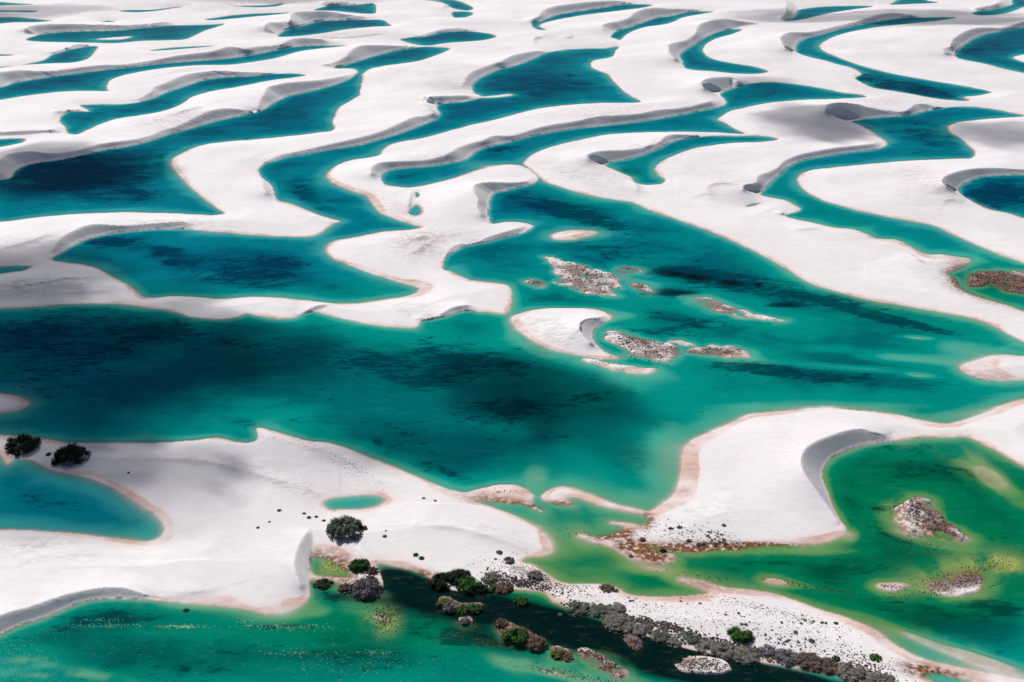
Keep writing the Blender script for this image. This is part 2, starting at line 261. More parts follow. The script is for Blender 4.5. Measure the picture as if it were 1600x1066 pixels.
# ------------------------------------------------------------------ slip faces: crest height follows from a 32 degree slope
TAN = math.tan(R(34))
H = np.zeros((NV, NU)); FIX = water.copy(); SLIPM = np.zeros((NV, NU), bool)
foots = []; CREST = np.zeros((NV, NU), bool)
for br, ba in SLIP:
    pb = smooth_line(P(br), False); pf = smooth_line(P(ba), False)
    fx, fy = ground(pf[:, 0], pf[:, 1])
    hs = np.linspace(0.05, 22, 150)
    hb = np.zeros(len(pb))
    for i, (u, v) in enumerate(pb):
        x, y = ground(u, v, hs)
        d = np.sqrt(((x[:, None] - fx) ** 2 + (y[:, None] - fy) ** 2).min(1))
        g = hs - d * TAN
        k = np.argmax(g > 0) if (g > 0).any() else int(np.argmax(g))
        hb[i] = hs[k]
    hb = np.minimum(hb, 14)
    n = 5; pad = np.pad(hb, n, mode='edge'); hb = np.convolve(pad, np.ones(2*n+1)/(2*n+1), 'valid')
    k_ = np.arange(len(hb)); hb = hb * np.clip((np.minimum(k_, len(hb) - 1 - k_) + .5) / 7, 0, 1)
    bx, by = ground(pb[:, 0], pb[:, 1], hb)
    bu, bv = project(bx, by)
    poly = np.vstack([np.stack([bu, bv], 1), pf[::-1]])
    m = raster(poly) & ~water
    foots.append(pf)
    rr, cc = np.nonzero(m)
    if len(rr):
        X = GX[rr, cc]; Y = GY[rr, cc]
        def near(px, py):
            best = np.full(len(X), 1e9); idx = np.zeros(len(X), int)
            for s in range(0, len(X), 4000):
                D = (X[s:s+4000, None] - px) ** 2 + (Y[s:s+4000, None] - py) ** 2
                idx[s:s+4000] = D.argmin(1); best[s:s+4000] = D.min(1)
            return np.sqrt(best), idx
        def dens(px, py, *e):
            t = np.arange(len(px)); tt = np.linspace(0, len(px) - 1, len(px) * 3)
            return [np.interp(tt, t, q) for q in (px, py) + e]
        bx2, by2, hb2 = dens(bx, by, hb); fx2, fy2 = dens(fx, fy)
        d1, i1 = near(bx2, by2); d2, _ = near(fx2, fy2)
        H[rr, cc] = np.maximum(H[rr, cc], hb2[i1] * d2 / (d1 + d2 + 1e-6))
        FIX[rr, cc] = True; SLIPM[rr, cc] = True
    # the crest itself
    t = np.arange(len(bu)); tt = np.linspace(0, len(bu) - 1, len(bu) * 6)
    cu = np.interp(tt, t, bu); cv = np.interp(tt, t, bv); ch = np.interp(tt, t, hb)
    ci = np.clip(np.round(np.interp(cu, US, np.arange(NU))).astype(int), 0, NU-1); cj = np.clip(np.round(np.interp(cv, VS, np.arange(NV))).astype(int), 0, NV-1)
    ok = ~water[cj, ci]
    np.maximum.at(H, (cj[ok], ci[ok]), ch[ok]); FIX[cj[ok], ci[ok]] = True; CREST[cj[ok], ci[ok]] = True
fxg, fyg = GX.ravel(), GY.ravel()
def spread(seed, nearest=False):
    SI = np.full((NV, NU), -1, np.int64); eidx = np.flatnonzero(seed); SI.ravel()[eidx] = eidx
    D2 = np.where(SI >= 0, 0.0, 1e18)
    for st in (256, 128, 64, 32, 16, 8, 4, 2, 1, 1):
        for a in (-st, 0, st):
            for b in (-st, 0, st):
                if a == 0 and b == 0: continue
                dst = (slice(max(0, -a), NV - max(0, a)), slice(max(0, -b), NU - max(0, b)))
                src = (slice(max(0, a), NV - max(0, -a)), slice(max(0, b), NU - max(0, -b)))
                cand = SI[src]; ok = cand >= 0; cs = np.where(ok, cand, 0)
                d = np.where(ok, (GX[dst] - fxg[cs])**2 + (GY[dst] - fyg[cs])**2, 1e18)
                bet = d < D2[dst]
                D2[dst] = np.where(bet, d, D2[dst]); SI[dst] = np.where(bet, cand, SI[dst])
    return (np.sqrt(np.minimum(D2, 1e8)), SI) if nearest else np.sqrt(np.minimum(D2, 1e8))
# no gap between the foot of a slip face and the water
gap = np.zeros((NV, NU), bool)
for pf in foots:
    q = np.linspace(0, len(pf) - 1, len(pf) * 5); pu = np.interp(q, np.arange(len(pf)), pf[:, 0]); pv_ = np.interp(q, np.arange(len(pf)), pf[:, 1])
    ci = np.clip(np.round(np.interp(pu, US, np.arange(NU))).astype(int), 0, NU-1); cj = np.clip(np.round(np.interp(pv_, VS, np.arange(NV))).astype(int), 0, NV-1)
    for a in (-2, -1, 0, 1, 2):
        for b in (-1, 0, 1): gap[np.clip(cj+a, 0, NV-1), np.clip(ci+b, 0, NU-1)] = True
gap &= ~water & ~SLIPM & ~CREST
H[gap] = 0; FIX |= gap; SLIPM |= gap
H[water] = 0
def blur_in(a, m, n):
    for _ in range(n):
        p = np.pad(a, 1, mode='edge'); q = np.pad(m.astype(float), 1)
        w = 2*q[1:-1, 1:-1] + q[:-2, 1:-1] + q[2:, 1:-1] + q[1:-1, :-2] + q[1:-1, 2:]
        pq = p*q
        a = np.where(m, (2*pq[1:-1, 1:-1] + pq[:-2, 1:-1] + pq[2:, 1:-1] + pq[1:-1, :-2] + pq[1:-1, 2:])/np.maximum(w, 1), a)
    return a
H = blur_in(H, SLIPM, 2)

# ------------------------------------------------------------------ the windward slopes: a membrane from crest to shore
LAM, HMAX = 36.0, 4.6
def relax(h, fix, gx, gy, it, hm):
    dx = np.abs(np.diff(gx, axis=1)); dx = np.pad(dx, ((0, 0), (1, 1)), mode='edge')
    dy = np.abs(np.diff(gy, axis=0)); dy = np.pad(dy, ((1, 1), (0, 0)), mode='edge')
    L, Rr = 1/np.maximum(dx[:, :-1], .01), 1/np.maximum(dx[:, 1:], .01)
    T, B = 1/np.maximum(dy[:-1], .01), 1/np.maximum(dy[1:], .01)
    cx = 2/(1/L+1/Rr); cy = 2/(1/T+1/B)
    L = L*cx; Rr = Rr*cx; T = T*cy; B = B*cy
    q = 1/LAM**2
    den = 1/(L+Rr+T+B+q); free = ~fix
    for _ in range(it):
        hp = np.pad(h, 1, mode='edge')
        n = (L*hp[1:-1, :-2] + Rr*hp[1:-1, 2:] + T*hp[:-2, 1:-1] + B*hp[2:, 1:-1] + q*hm) * den
        h = np.where(free, h + .95*(n-h), h)
    return h
hm = np.full((NV, NU), HMAX)
hm = hm + 7.0 * np.exp(-((UU - 1130)**2 / 300**2 + (VV - (968 + (UU - 1130) * .2))**2 / 34**2)) + 4.0 * np.exp(-((UU - 600)**2 / 500**2 + (VV - 480)**2 / 30**2))
dc, sc_ = spread(CREST, True); hc = H.ravel()[np.maximum(sc_, 0)]
w_ = np.clip(dc / 70, 0, 1); w_ = w_*w_*(3-2*w_)
hm = np.minimum(hm, np.maximum(.3, .55 * hc) * (1 - w_) + hm * w_)
levels = [(H, FIX, GX, GY, hm)]
for _ in range(5):
    h, f, gx, gy, m_ = levels[-1]
    a, b = h.shape[0]//2*2, h.shape[1]//2*2
    blk = lambda z: z[:a, :b].reshape(a//2, 2, b//2, 2)
    ff = blk(f).any((1, 3)); wz = blk(f & (h <= 0)).any((1, 3))
    hh = blk(h).max((1, 3)); hh = np.where(wz & (hh < 2), 0, hh)
    levels.append((hh, ff, gx[:a:2, :b:2] + 0, gy[:a:2, :b:2] + 0, m_[:a:2, :b:2]))
sol = None
for h, f, gx, gy, m_ in levels[::-1]:
    if sol is not None:
        up = np.repeat(np.repeat(sol, 2, 0), 2, 1)
        up = np.pad(up, ((0, max(0, h.shape[0]-up.shape[0])), (0, max(0, h.shape[1]-up.shape[1]))), mode='edge')[:h.shape[0], :h.shape[1]]
        h = np.where(f, h, up)
    sol = relax(h, f, gx, gy, 70, m_)
H = sol

# ------------------------------------------------------------------ distance to the shore (jump flooding), with the kind of shore
foot_mask = np.zeros((NV, NU), bool)
for pf in foots:
    ci = np.clip(np.round(np.interp(pf[:, 0], US, np.arange(NU))).astype(int), 0, NU-1); cj = np.clip(np.round(np.interp(pf[:, 1], VS, np.arange(NV))).astype(int), 0, NV-1)
    for a in range(-6, 7):
        for b in range(-3, 4):
            foot_mask[np.clip(cj+a, 0, NV-1), np.clip(ci+b, 0, NU-1)] = True
edge = np.zeros((NV, NU), bool)
edge[:, 1:] |= water[:, 1:] != water[:, :-1]; edge[1:] |= water[1:] != water[:-1]
D_FOOT = spread(edge & foot_mask); D_BEACH = spread(edge & ~foot_mask)
DS = np.minimum(D_FOOT, D_BEACH)
def blur(a, n):
    for _ in range(n):
        p = np.pad(a, 1, mode='edge')
        a = (p[1:-1, 1:-1]*2 + p[:-2, 1:-1] + p[2:, 1:-1] + p[1:-1, :-2] + p[1:-1, 2:]) / 6
    return a


# ------------------------------------------------------------------ bed depth, surface relief
DMAX = 4.2
def blobs(lst, base=0.0):
    """soft patches on the ground: u, v, half width, half height, turn in degrees, strength"""
    f = np.full((NV, NU), base)
    for u, v, ru, rv, an, s in lst:
        du, dv = UU - u, VV - v; c, q = math.cos(R(an)), math.sin(R(an))
        a = (du*c + dv*q)/ru; b = (-du*q + dv*c)/rv
        w = np.exp(-np.minimum((a*a + b*b)**1.3, 50)); f = f + s * w
    return f
STEEPER = blobs([(760, 950, 180, 55, 15, 3), (1000, 1010, 200, 50, 15, 3), (1200, 1060, 200, 40, 10, 3), (640, 890, 60, 20, 10, 2), (300, 940, 250, 14, 0, .5), (1400, 800, 60, 60, 0, .3), (900, 450, 90, 60, 0, 1.2), (1060, 540, 130, 30, 0, 1.2), (1450, 810, 60, 30, 0, 1.0), (1400, 940, 200, 40, 15, .6), (700, 720, 200, 30, 20, 1.0), (400, 680, 300, 20, 0, 1.0), (500, 500, 330, 20, 0, .6)], 1.0)
rise = np.minimum(D_FOOT * .55, D_BEACH * (.13 + .16 * fbm(GX / 30, GY / 30, 53, 3) ** 1.2) * STEEPER)
depth = DMAX * (1 - np.exp(-rise / DMAX))
wob_d = fbm(GX / 45, GY / 45, 51, 4)
depth = depth * (.55 + .9 * wob_d)
# shallow places: u, v, ru, rv, turn, strength (0..1 = how much of the depth is gone)
SHALLOW = blobs([
    (1420, 560, 110, 10, 4, .85), (1330, 575, 130, 6, 4, .8), (1500, 545, 60, 14, 8, .75), (1290, 545, 50, 7, 0, .5),
    (1430, 527, 28, 4, 4, .9), (1440, 588, 30, 5, 4, .75),
    (835, 745, 18, 22, 10, .72), (1040, 700, 24, 34, 25, .45), (1035, 745, 24, 26, 0, .45), (1000, 775, 40, 12, 8, .45), (930, 700, 120, 50, 0, .42),  # last blob: sunlit brightness of the main lagoon put in as shallower water
    (895, 368, 55, 11, 0, .75), (800, 505, 12, 22, 0, .6), (840, 548, 45, 10, 25, .5), (975, 492, 40, 6, 0, .6), (980, 555, 20, 6, 0, .6), (1010, 560, 60, 6, 10, .3),
    (975, 434, 30, 5, 15, .7), (950, 640, 150, 40, 0, .25), (1070, 465, 22, 8, 10, .5), (1120, 478, 60, 9, 18, .4),
    (1530, 735, 60, 24, 30, .7), (1580, 770, 70, 25, 35, .6), (1400, 815, 45, 24, 15, .55), (1450, 845, 80, 14, 12, .65), (1330, 838, 14, 12, 0, .7), (1290, 862, 90, 8, 0, .6),
    (1500, 895, 110, 30, -12, .6), (1560, 886, 36, 13, 0, .36), (1400, 915, 60, 8, 0, .5), (1270, 917, 75, 8, 8, .65), (1400, 985, 80, 12, 25, .5), (1480, 1010, 90, 16, 20, .75), (1570, 1045, 90, 16, 15, .8),
    (1000, 888, 60, 10, 0, .5), (1060, 900, 70, 12, 15, .6), (900, 850, 30, 40, -50, .5), (845, 835, 18, 30, -60, .5), (920, 815, 90, 14, 0, .3),
    (600, 965, 26, 26, 0, .75), (560, 955, 60, 14, 20, .35), (55, 1020, 40, 12, 0, .5), (40, 1045, 60, 9, -10, .55), (140, 1050, 80, 10, 10, .55), (300, 990, 60, 8, 0, .35), (320, 945, 70, 7, 4, .6),
    (500, 955, 20, 10, 0, .5), (440, 960, 40, 8, 0, .5), (790, 1045, 40, 12, 20, .5), (840, 1045, 60, 9, 10, .6), (900, 1060, 60, 8, 10, .6), (1000, 1062, 50, 5, 5, .5), (480, 1010, 60, 6, 0, .4),
    (580, 470, 80, 6, 0, .5), (560, 445, 80, 14, 10, .35), (490, 360, 60, 30, 0, .2), (480, 390, 60, 18, 0, .35), (570, 300, 40, 14, 20, .6),
    (600, 788, 30, 9, 0, .4), (1155, 665, 60, 8, -20, .5), (1300, 634, 200, 5, 0, .5), (1500, 645, 70, 7, -8, .6),
    (740, 255, 40, 6, -5, .5), (770, 260, 30, 4, 0, .6), (1020, 270, 12, 14, 0, .4), (268, 255, 12, 20, 0, .5), (240, 465, 30, 3, 0, .5),
])
depth = depth * np.clip(1 - SHALLOW, .06, 1)
relief = (fbm(GX / 55, GY / 40, 61, 3) - .5) * 2.4 + (fbm(GX / 15, GY / 15, 67, 3) - .5) * .16 + (fbm(GX / 3.2, GY / 3.2, 68, 2) - .5) * .03
amp = np.clip(DS / 14, 0, 1) * np.clip(dc / 25, .05, 1) * np.clip(1 - blur(SLIPM.astype(float), 4) * 1.6, 0, 1)
Z = np.where(water, -depth, np.maximum(H, .02) + relief * amp)
Z = np.where(water, Z, np.maximum(Z, .015 + .075 * np.minimum(DS, 14)))
# wet hollows that are traced as low sand: islets stay low and rough
LOW = blobs([(910, 432, 60, 32, 15, 1), (838, 442, 18, 6, 0, 1), (980, 422, 25, 6, 0, 1), (1000, 450, 20, 9, 20, 1), (1140, 482, 75, 16, 15, 1), (1005, 540, 60, 24, 15, 1), (1120, 549, 55, 10, 0, 1),
    (1560, 445, 70, 25, 10, 1), (1450, 812, 60, 28, 30, 1), (1510, 900, 90, 30, -15, 1), (940, 1035, 50, 25, 30, 1), (1095, 1040, 55, 18, 10, 1), (990, 1006, 20, 12, 0, 1),
    (718, 946, 40, 14, 10, 1), (815, 992, 45, 24, 30, 1), (875, 1022, 20, 10, 10, 1), (970, 572, 60, 10, 10, .7)])
rough = fbm(GX / 5.5 + GY / 14, GY / 3.2, 71, 5) - .44
Z = np.where((~water) & (LOW > .35), (.04 + .18 * np.clip(DS / 5.0, 0, 1) + rough * 1.5), Z)
RIDGES = [
 ('170,721 260,724 330,731 400,749 450,764 482,788', .9, 1), ('20,456 60,448 110,440 160,436', .7, 1), ('70,462 120,461 180,458', .6, 1), ('0,394 45,386 90,373', 1.0, 1),
 ('640,829 700,832 760,844 830,862', .7, 1), ('478,346 490,338 498,330', .6, -1), ('896,534 905,526 914,524 924,540', .8, 1), ('982,286 990,287 996,296 997,304', 1.2, -1),
 ('1110,312 1106,303 1112,298 1130,297 1145,299', 1.1, 1), ('1078,313 1100,310 1120,311', .6, 1), ('1473,325 1476,320 1490,318 1505,320', .9, 1), ('1238,364 1262,362 1280,358', .6, 1),
 ('240,935 290,931 325,925 345,921', .5, 1), ('1400,398 1425,405 1440,418 1460,424 1478,428', 1.2, -1), ('838,72 836,66 845,63 850,64', 2.0, 1), ('873,60 890,63 893,58', 2.0, 1), ('480,60 540,62 600,56 620,60', 1.5, 1),
 ('640,385 655,378 670,376', 1.0, 1), ('645,400 660,392 672,384', .8, 1), ('1030,292 1040,283', .6, 1), ('270,188 290,181 320,170', 1.6, 1), ('1010,238 1020,228', .5, 1), ('935,262 960,268 985,283', .9, -1), ('350,700 370,697 378,704', .4, 1),
]
for rs, A_, side in RIDGES:
    pr = smooth_line(P(rs), False); j0, j1 = np.searchsorted(VS, [pr[:, 1].min() - 40, pr[:, 1].max() + 25]); i0, i1_ = np.searchsorted(US, [pr[:, 0].min() - 50, pr[:, 0].max() + 50])
    tt = np.linspace(0, len(pr) - 1, len(pr) * 3); t_ = np.arange(len(pr)); rx, ry = ground(np.interp(tt, t_, pr[:, 0]), np.interp(tt, t_, pr[:, 1]))
    tx, ty = np.gradient(rx), np.gradient(ry); tl = np.hypot(tx, ty) + 1e-9; tx /= tl; ty /= tl
    taper = np.sin(np.linspace(0.12, math.pi - .12, len(rx))) ** .7
    X = GX[j0:j1, i0:i1_]; Y = GY[j0:j1, i0:i1_]; best = np.full(X.shape, 1e9); sd = np.zeros(X.shape); tp = np.zeros(X.shape)
    for k in range(0, len(rx), 2):
        d = (X - rx[k])**2 + (Y - ry[k])**2; m_ = d < best
        best = np.where(m_, d, best); sd = np.where(m_, ((X - rx[k])*ty[k] - (Y - ry[k])*tx[k]), sd); tp = np.where(m_, taper[k], tp)
    d = np.sqrt(best); lee = sd * side > 0
    dz = A_ * tp * np.where(lee, np.exp(-d / 1.5), np.exp(-d / 9.0)) * np.clip(DS[j0:j1, i0:i1_] / 3, 0, 1) * ~SLIPM[j0:j1, i0:i1_]
    Z[j0:j1, i0:i1_] += np.where(water[j0:j1, i0:i1_], 0, dz)
near_shore = DS < np.maximum(2.0, .004 * GY)
Zb = blur(Z, 2); Z = np.where(near_shore & (D_BEACH < D_FOOT) & (LOW < .3), Zb, np.where(blur(SLIPM.astype(float), 1) > .02, Z, blur(Z, 1)))
Zbed = np.minimum(Z, 0)

def mat(name):
    m = bpy.data.materials.new(name); m.use_nodes = True
    nt = m.node_tree; b = nt.nodes['Principled BSDF']
    return m, nt, b
def node(nt, t, **kw):
    n = nt.nodes.new(t)
    for k, v in kw.items():
        if k.startswith('i_'): n.inputs[int(k[2:]) if k[2:].isdigit() else k[2:]].default_value = v
        else: setattr(n, k, v)
    return n
def mix(nt, fac, a, b, kind='MIX'):
    n = nt.nodes.new('ShaderNodeMix'); n.data_type = 'RGBA'; n.blend_type = kind
    for i, x in ((0, fac), (6, a), (7, b)):
        if hasattr(x, 'links') or isinstance(x, bpy.types.NodeSocket): nt.links.new(x, n.inputs[i])
        else: n.inputs[i].default_value = x if i == 0 else (*x, 1)
    return n.outputs[2]
def math_(nt, op, a, b=None, c=None, clamp=False):
    n = nt.nodes.new('ShaderNodeMath'); n.operation = op; n.use_clamp = clamp
    for i, x in enumerate((a, b, c)):
        if x is None: continue
        if isinstance(x, bpy.types.NodeSocket): nt.links.new(x, n.inputs[i])
        else: n.inputs[i].default_value = x
    return n.outputs[0]
def mrange(nt, x, a, b, c=0., d=1., smooth=True):
    n = nt.nodes.new('ShaderNodeMapRange'); n.interpolation_type = 'SMOOTHSTEP' if smooth else 'LINEAR'
    nt.links.new(x, n.inputs[0])
    for i, q in zip((1, 2, 3, 4), (a, b, c, d)): n.inputs[i].default_value = q
    return n.outputs[0]
def attr(nt, name):
    n = nt.nodes.new('ShaderNodeAttribute'); n.attribute_name = name; return n.outputs['Fac']
def noise(nt, scale, detail=4., rough=.5, stretch=None, loc=(0, 0, 0), dist=0.):
    tc = nt.nodes.new('ShaderNodeTexCoord'); mp = nt.nodes.new('ShaderNodeMapping'); nt.links.new(tc.outputs['Object'], mp.inputs[0])
    mp.inputs['Location'].default_value = loc
    if stretch: mp.inputs['Scale'].default_value = stretch
    n = nt.nodes.new('ShaderNodeTexNoise'); nt.links.new(mp.outputs[0], n.inputs['Vector'])
    n.inputs['Scale'].default_value = scale; n.inputs['Detail'].default_value = detail; n.inputs['Roughness'].default_value = rough
    n.inputs['Distortion'].default_value = dist
    return n.outputs['Fac']

def grid_mesh(name, z, face_ok, attrs, material, smooth=True, sharp=None):
    used = np.zeros((NV, NU), bool)
    used[:-1, :-1] |= face_ok; used[1:, :-1] |= face_ok; used[:-1, 1:] |= face_ok; used[1:, 1:] |= face_ok
    idx = np.full(NV * NU, -1, np.int64); sel = np.flatnonzero(used); idx[sel] = np.arange(len(sel))
    co = np.stack([GX.ravel()[sel], GY.ravel()[sel], z.ravel()[sel]], 1).astype(np.float32)
    j, i = np.nonzero(face_ok); a = j * NU + i
    quads = np.stack([idx[a], idx[a + NU], idx[a + NU + 1], idx[a + 1]], 1).astype(np.int32)
    me = bpy.data.meshes.new(name); me.vertices.add(len(co)); me.vertices.foreach_set('co', co.ravel())
    me.loops.add(quads.size); me.loops.foreach_set('vertex_index', quads.ravel())
    me.polygons.add(len(quads)); me.polygons.foreach_set('loop_start', np.arange(0, quads.size, 4, dtype=np.int32))
    me.update(calc_edges=True)
    me.polygons.foreach_set('use_smooth', np.full(len(quads), smooth))
    if sharp is not None:
        ev = np.empty(len(me.edges) * 2, np.int32); me.edges.foreach_get('vertices', ev); g = np.sort(sel[ev.reshape(-1, 2)], 1)
        fm = sharp[:-1, :-1] & sharp[1:, 1:]; df = g[:, 1] - g[:, 0]; j, i = g[:, 0] // NU, g[:, 0] % NU
        fj = lambda a, b: fm[np.clip(a, 0, NV - 2), np.clip(b, 0, NU - 2)]
        sh = np.where(df == 1, fj(j - 1, i) != fj(j, i), fj(j, i - 1) != fj(j, i))
        at = me.attributes.new('sharp_edge', 'BOOLEAN', 'EDGE'); at.data.foreach_set('value', sh)
    for k, arr in attrs.items():
        at = me.attributes.new(k, 'FLOAT', 'POINT'); at.data.foreach_set('value', arr.ravel()[sel].astype(np.float32))
    me.materials.append(material); me.update()
    me.flip_normals() if me.polygons[0].normal.z < 0 else None
    o = bpy.data.objects.new(name, me); C.objects.link(o); o['kind'] = 'structure'
    return o

# ------------------------------------------------------------------ sand
SAND, nt, b = mat('white_sand')
scrub = attr(nt, 'scrub'); rust = attr(nt, 'rust'); damp = attr(nt, 'damp'); beach = attr(nt, 'beach')
geo = nt.nodes.new('ShaderNodeNewGeometry'); sep = nt.nodes.new('ShaderNodeSeparateXYZ'); nt.links.new(geo.outputs['Position'], sep.inputs[0])
zz = sep.outputs['Z']
n_big = noise(nt, .018, 4); n_mid = noise(nt, .12, 5, .6, (1, 2.2, 1)); n_fine = noise(nt, 1.3, 3, .6)
col = mix(nt, mrange(nt, n_big, .35, .7), (.785, .735, .735), (.88, .835, .82))
col = mix(nt, math_(nt, 'MULTIPLY', mrange(nt, n_mid, .5, .72), .30), col, (.70, .64, .62))
# damp eroded streaks
st = noise(nt, .22, 7, .68, (1, 1.9, 1), (40, 11, 0), 1.4)
stm = math_(nt, 'MULTIPLY', damp, mrange(nt, st, .42, .60))
col = mix(nt, math_(nt, 'MULTIPLY', stm, .8, clamp=True), col, (.46, .40, .38))
# wet rim
zn = math_(nt, 'ADD', math_(nt, 'MULTIPLY', math_(nt, 'SUBTRACT', n_mid, .5), .35), math_(nt, 'MULTIPLY', math_(nt, 'SUBTRACT', noise(nt, .035, 4, .6, None, (9, 9, 0)), .5), .5))
zj = math_(nt, 'SUBTRACT', math_(nt, 'ADD', zz, zn), beach)
wet1 = mrange(nt, zj, .05, .30, 1, 0); wet2 = mrange(nt, zj, .0, .11, 1, 0)
rimv = mrange(nt, noise(nt, .07, 5, .65, None, (31, 4, 0)), .36, .62, .25, 1.0)
col = mix(nt, math_(nt, 'MULTIPLY', math_(nt, 'MULTIPLY', wet1, rimv), .6), col, (.84, .67, .60))
col = mix(nt, math_(nt, 'MULTIPLY', math_(nt, 'MULTIPLY', wet2, rimv), .88), col, mix(nt, mrange(nt, n_mid, .35, .65), (.70, .47, .395), (.50, .315, .255)))
under = mrange(nt, zz, -.6, -.02, 1, 0)
col = mix(nt, under, col, (.60, .50, .36))
rr_ = math_(nt, 'MULTIPLY', rust, mrange(nt, noise(nt, .8, 4, .6), .3, .6), clamp=True)
col = mix(nt, math_(nt, 'MULTIPLY', rr_, mrange(nt, zz, .12, .85, 1, 0)), col, mix(nt, mrange(nt, noise(nt, 1.1, 5, .7), .4, .62), (.30, .11, .035), (.055, .028, .014)))
# litter and low mats of dead scrub
sp = math_(nt, 'ADD', math_(nt, 'MULTIPLY', noise(nt, .42, 8, .78, (1, 2.4, 1), (7, 3, 0), .8), .7), math_(nt, 'MULTIPLY', noise(nt, .075, 4, .6, (1, 1.6, 1), (77, 3, 0)), .3))
thr = math_(nt, 'SUBTRACT', math_(nt, 'SUBTRACT', .665, math_(nt, 'MULTIPLY', scrub, .155)), math_(nt, 'MULTIPLY', math_(nt, 'MULTIPLY', mrange(nt, zz, .05, .40, 1, 0), .17), mrange(nt, scrub, .3, .9)))
lit = math_(nt, 'MULTIPLY', math_(nt, 'GREATER_THAN', sp, thr), mrange(nt, scrub, .02, .15))
sp2 = mrange(nt, math_(nt, 'SUBTRACT', sp, thr), -.05, .05)
col = mix(nt, math_(nt, 'MULTIPLY', sp2, math_(nt, 'MULTIPLY', mrange(nt, scrub, .02, .15), .85)), col, mix(nt, math_(nt, 'MINIMUM', rust, 1.0), mix(nt, mrange(nt, n_fine, .35, .65), (.28, .215, .19), (.50, .44, .41)), mix(nt, mrange(nt, n_fine, .4, .6), (.040, .020, .015), (.25, .135, .095))))
nt.links.new(col, b.inputs['Base Color']); b.inputs['Roughness'].default_value = .85
b.inputs['Specular IOR Level'].default_value = .15
bmp = node(nt, 'ShaderNodeBump'); bmp.inputs['Strength'].default_value = .2; bmp.inputs['Distance'].default_value = .25
rip = noise(nt, 1.1, 5, .6, (1, 2.5, 1), (0, 0, 0), .6)
nt.links.new(math_(nt, 'ADD', math_(nt, 'MULTIPLY', rip, .6), math_(nt, 'MULTIPLY', math_(nt, 'MULTIPLY', sp2, mrange(nt, scrub, .02, .15)), 1.5)), bmp.inputs['Height'])
nt.links.new(bmp.outputs[0], b.inputs['Normal'])

SCRUB = blobs([
    (910, 432, 60, 30, 15, 1.3), (838, 442, 18, 6, 0, 1.2), (980, 422, 25, 6, 0, 1.2), (1000, 450, 22, 9, 20, 1.1), (1110, 477, 35, 14, 15, 1), (1160, 489, 40, 8, 12, .6), (1005, 540, 60, 24, 15, 1.2), (1120, 549, 55, 10, 0, 1),
    (1560, 442, 80, 28, 10, 2.6), (1450, 795, 40, 18, 30, 1.4), (1480, 828, 45, 16, 20, 1.2), (1500, 905, 70, 20, -12, 1.2), (1390, 916, 30, 8, 0, 1.2),
    (940, 1035, 50, 25, 30, 1.2), (1095, 1040, 55, 18, 10, 1.0), (990, 1006, 24, 15, 0, 2.6), (718, 946, 44, 16, 10, 2.8), (727, 968, 16, 12, 0, 2.8), (815, 992, 50, 26, 30, 2.6), (875, 1022, 20, 10, 10, 1.2),
    (970, 572, 60, 7, 10, .5), (1215, 909, 15, 6, 0, .5), (870, 552, 60, 5, 15, .35),
    # the long scrubby bank
    (790, 895, 50, 24, 15, .85), (840, 905, 45, 18, 12, .9), (920, 930, 75, 16, 14, .85), (1040, 965, 90, 24, 14, .8), (1140, 985, 120, 30, 14, .8), (1250, 1000, 110, 32, 16, .75), (1310, 1035, 70, 20, 20, .85),
    (1230, 962, 70, 10, 14, .6), (950, 950, 60, 10, 20, .6), (1330, 990, 40, 10, 35, .5), (1370, 1045, 50, 14, 30, .8), (730, 905, 50, 10, 15, .6),
    (1070, 835, 85, 20, 6, .75), (960, 848, 50, 12, 20, .55), (1040, 862, 60, 8, 5, .6), (1130, 845, 50, 14, 5, .55), (785, 770, 40, 10, 0, .6), (880, 775, 30, 8, 0, .25),
    (560, 895, 60, 22, 0, .7), (545, 730, 45, 14, 25, .45), (560, 700, 60, 6, 25, .4), (490, 690, 70, 6, 8, .35), (430, 690, 30, 8, 10, .5), (75, 706, 80, 14, 10, .4), (200, 737, 12, 6, 0, .35), (240, 773, 14, 12, 0, .4), (370, 823, 14, 5, 0, .4), (375, 705, 40, 6, -10, .25),
    (480, 805, 20, 8, 10, .6), (560, 745, 30, 8, 15, .3)])
RUST = blobs([(1090, 856, 110, 8, 0, 1.6), (985, 850, 60, 12, 30, 1.1), (1180, 853, 70, 5, 0, 1.5), (960, 835, 40, 8, -10, 1.2), (1012, 812, 12, 14, 0, 1.0), (1020, 868, 50, 10, 10, .9), (520, 885, 50, 22, 20, 1.2), (660, 900, 30, 10, 10, 1.1),
    (1450, 820, 70, 30, 25, 1.2), (1560, 885, 60, 20, 0, .7), (1490, 905, 100, 22, -12, .8), (1450, 1050, 60, 12, 10, 1.2), (1010, 540, 70, 26, 15, .7), (910, 432, 70, 34, 15, .6), (1560, 445, 80, 25, 10, 1.3), (1120, 480, 60, 12, 15, .7), (980, 422, 30, 8, 0, .8), (838, 442, 20, 8, 0, .8), (1000, 450, 26, 9, 20, .8), (1120, 549, 60, 12, 0, .8), (860, 800, 50, 10, 10, .5), (790, 785, 70, 8, 8, .9),
    (875, 787, 30, 5, 0, .9), (1110, 915, 80, 8, 10, .5), (940, 1035, 60, 30, 30, .7), (1090, 1040, 60, 20, 8, .4), (1530, 592, 60, 7, 0, .5), (1240, 912, 70, 8, 8, .5), (880, 955, 60, 10, 25, .6), (480, 935, 20, 20, 0, .2), (718, 946, 50, 16, 10, 1.5), (815, 992, 50, 26, 30, 1.5), (990, 1006, 24, 15, 0, 1.2), (1560, 445, 80, 25, 10, .7), (872, 1020, 30, 14, 0, 1)])
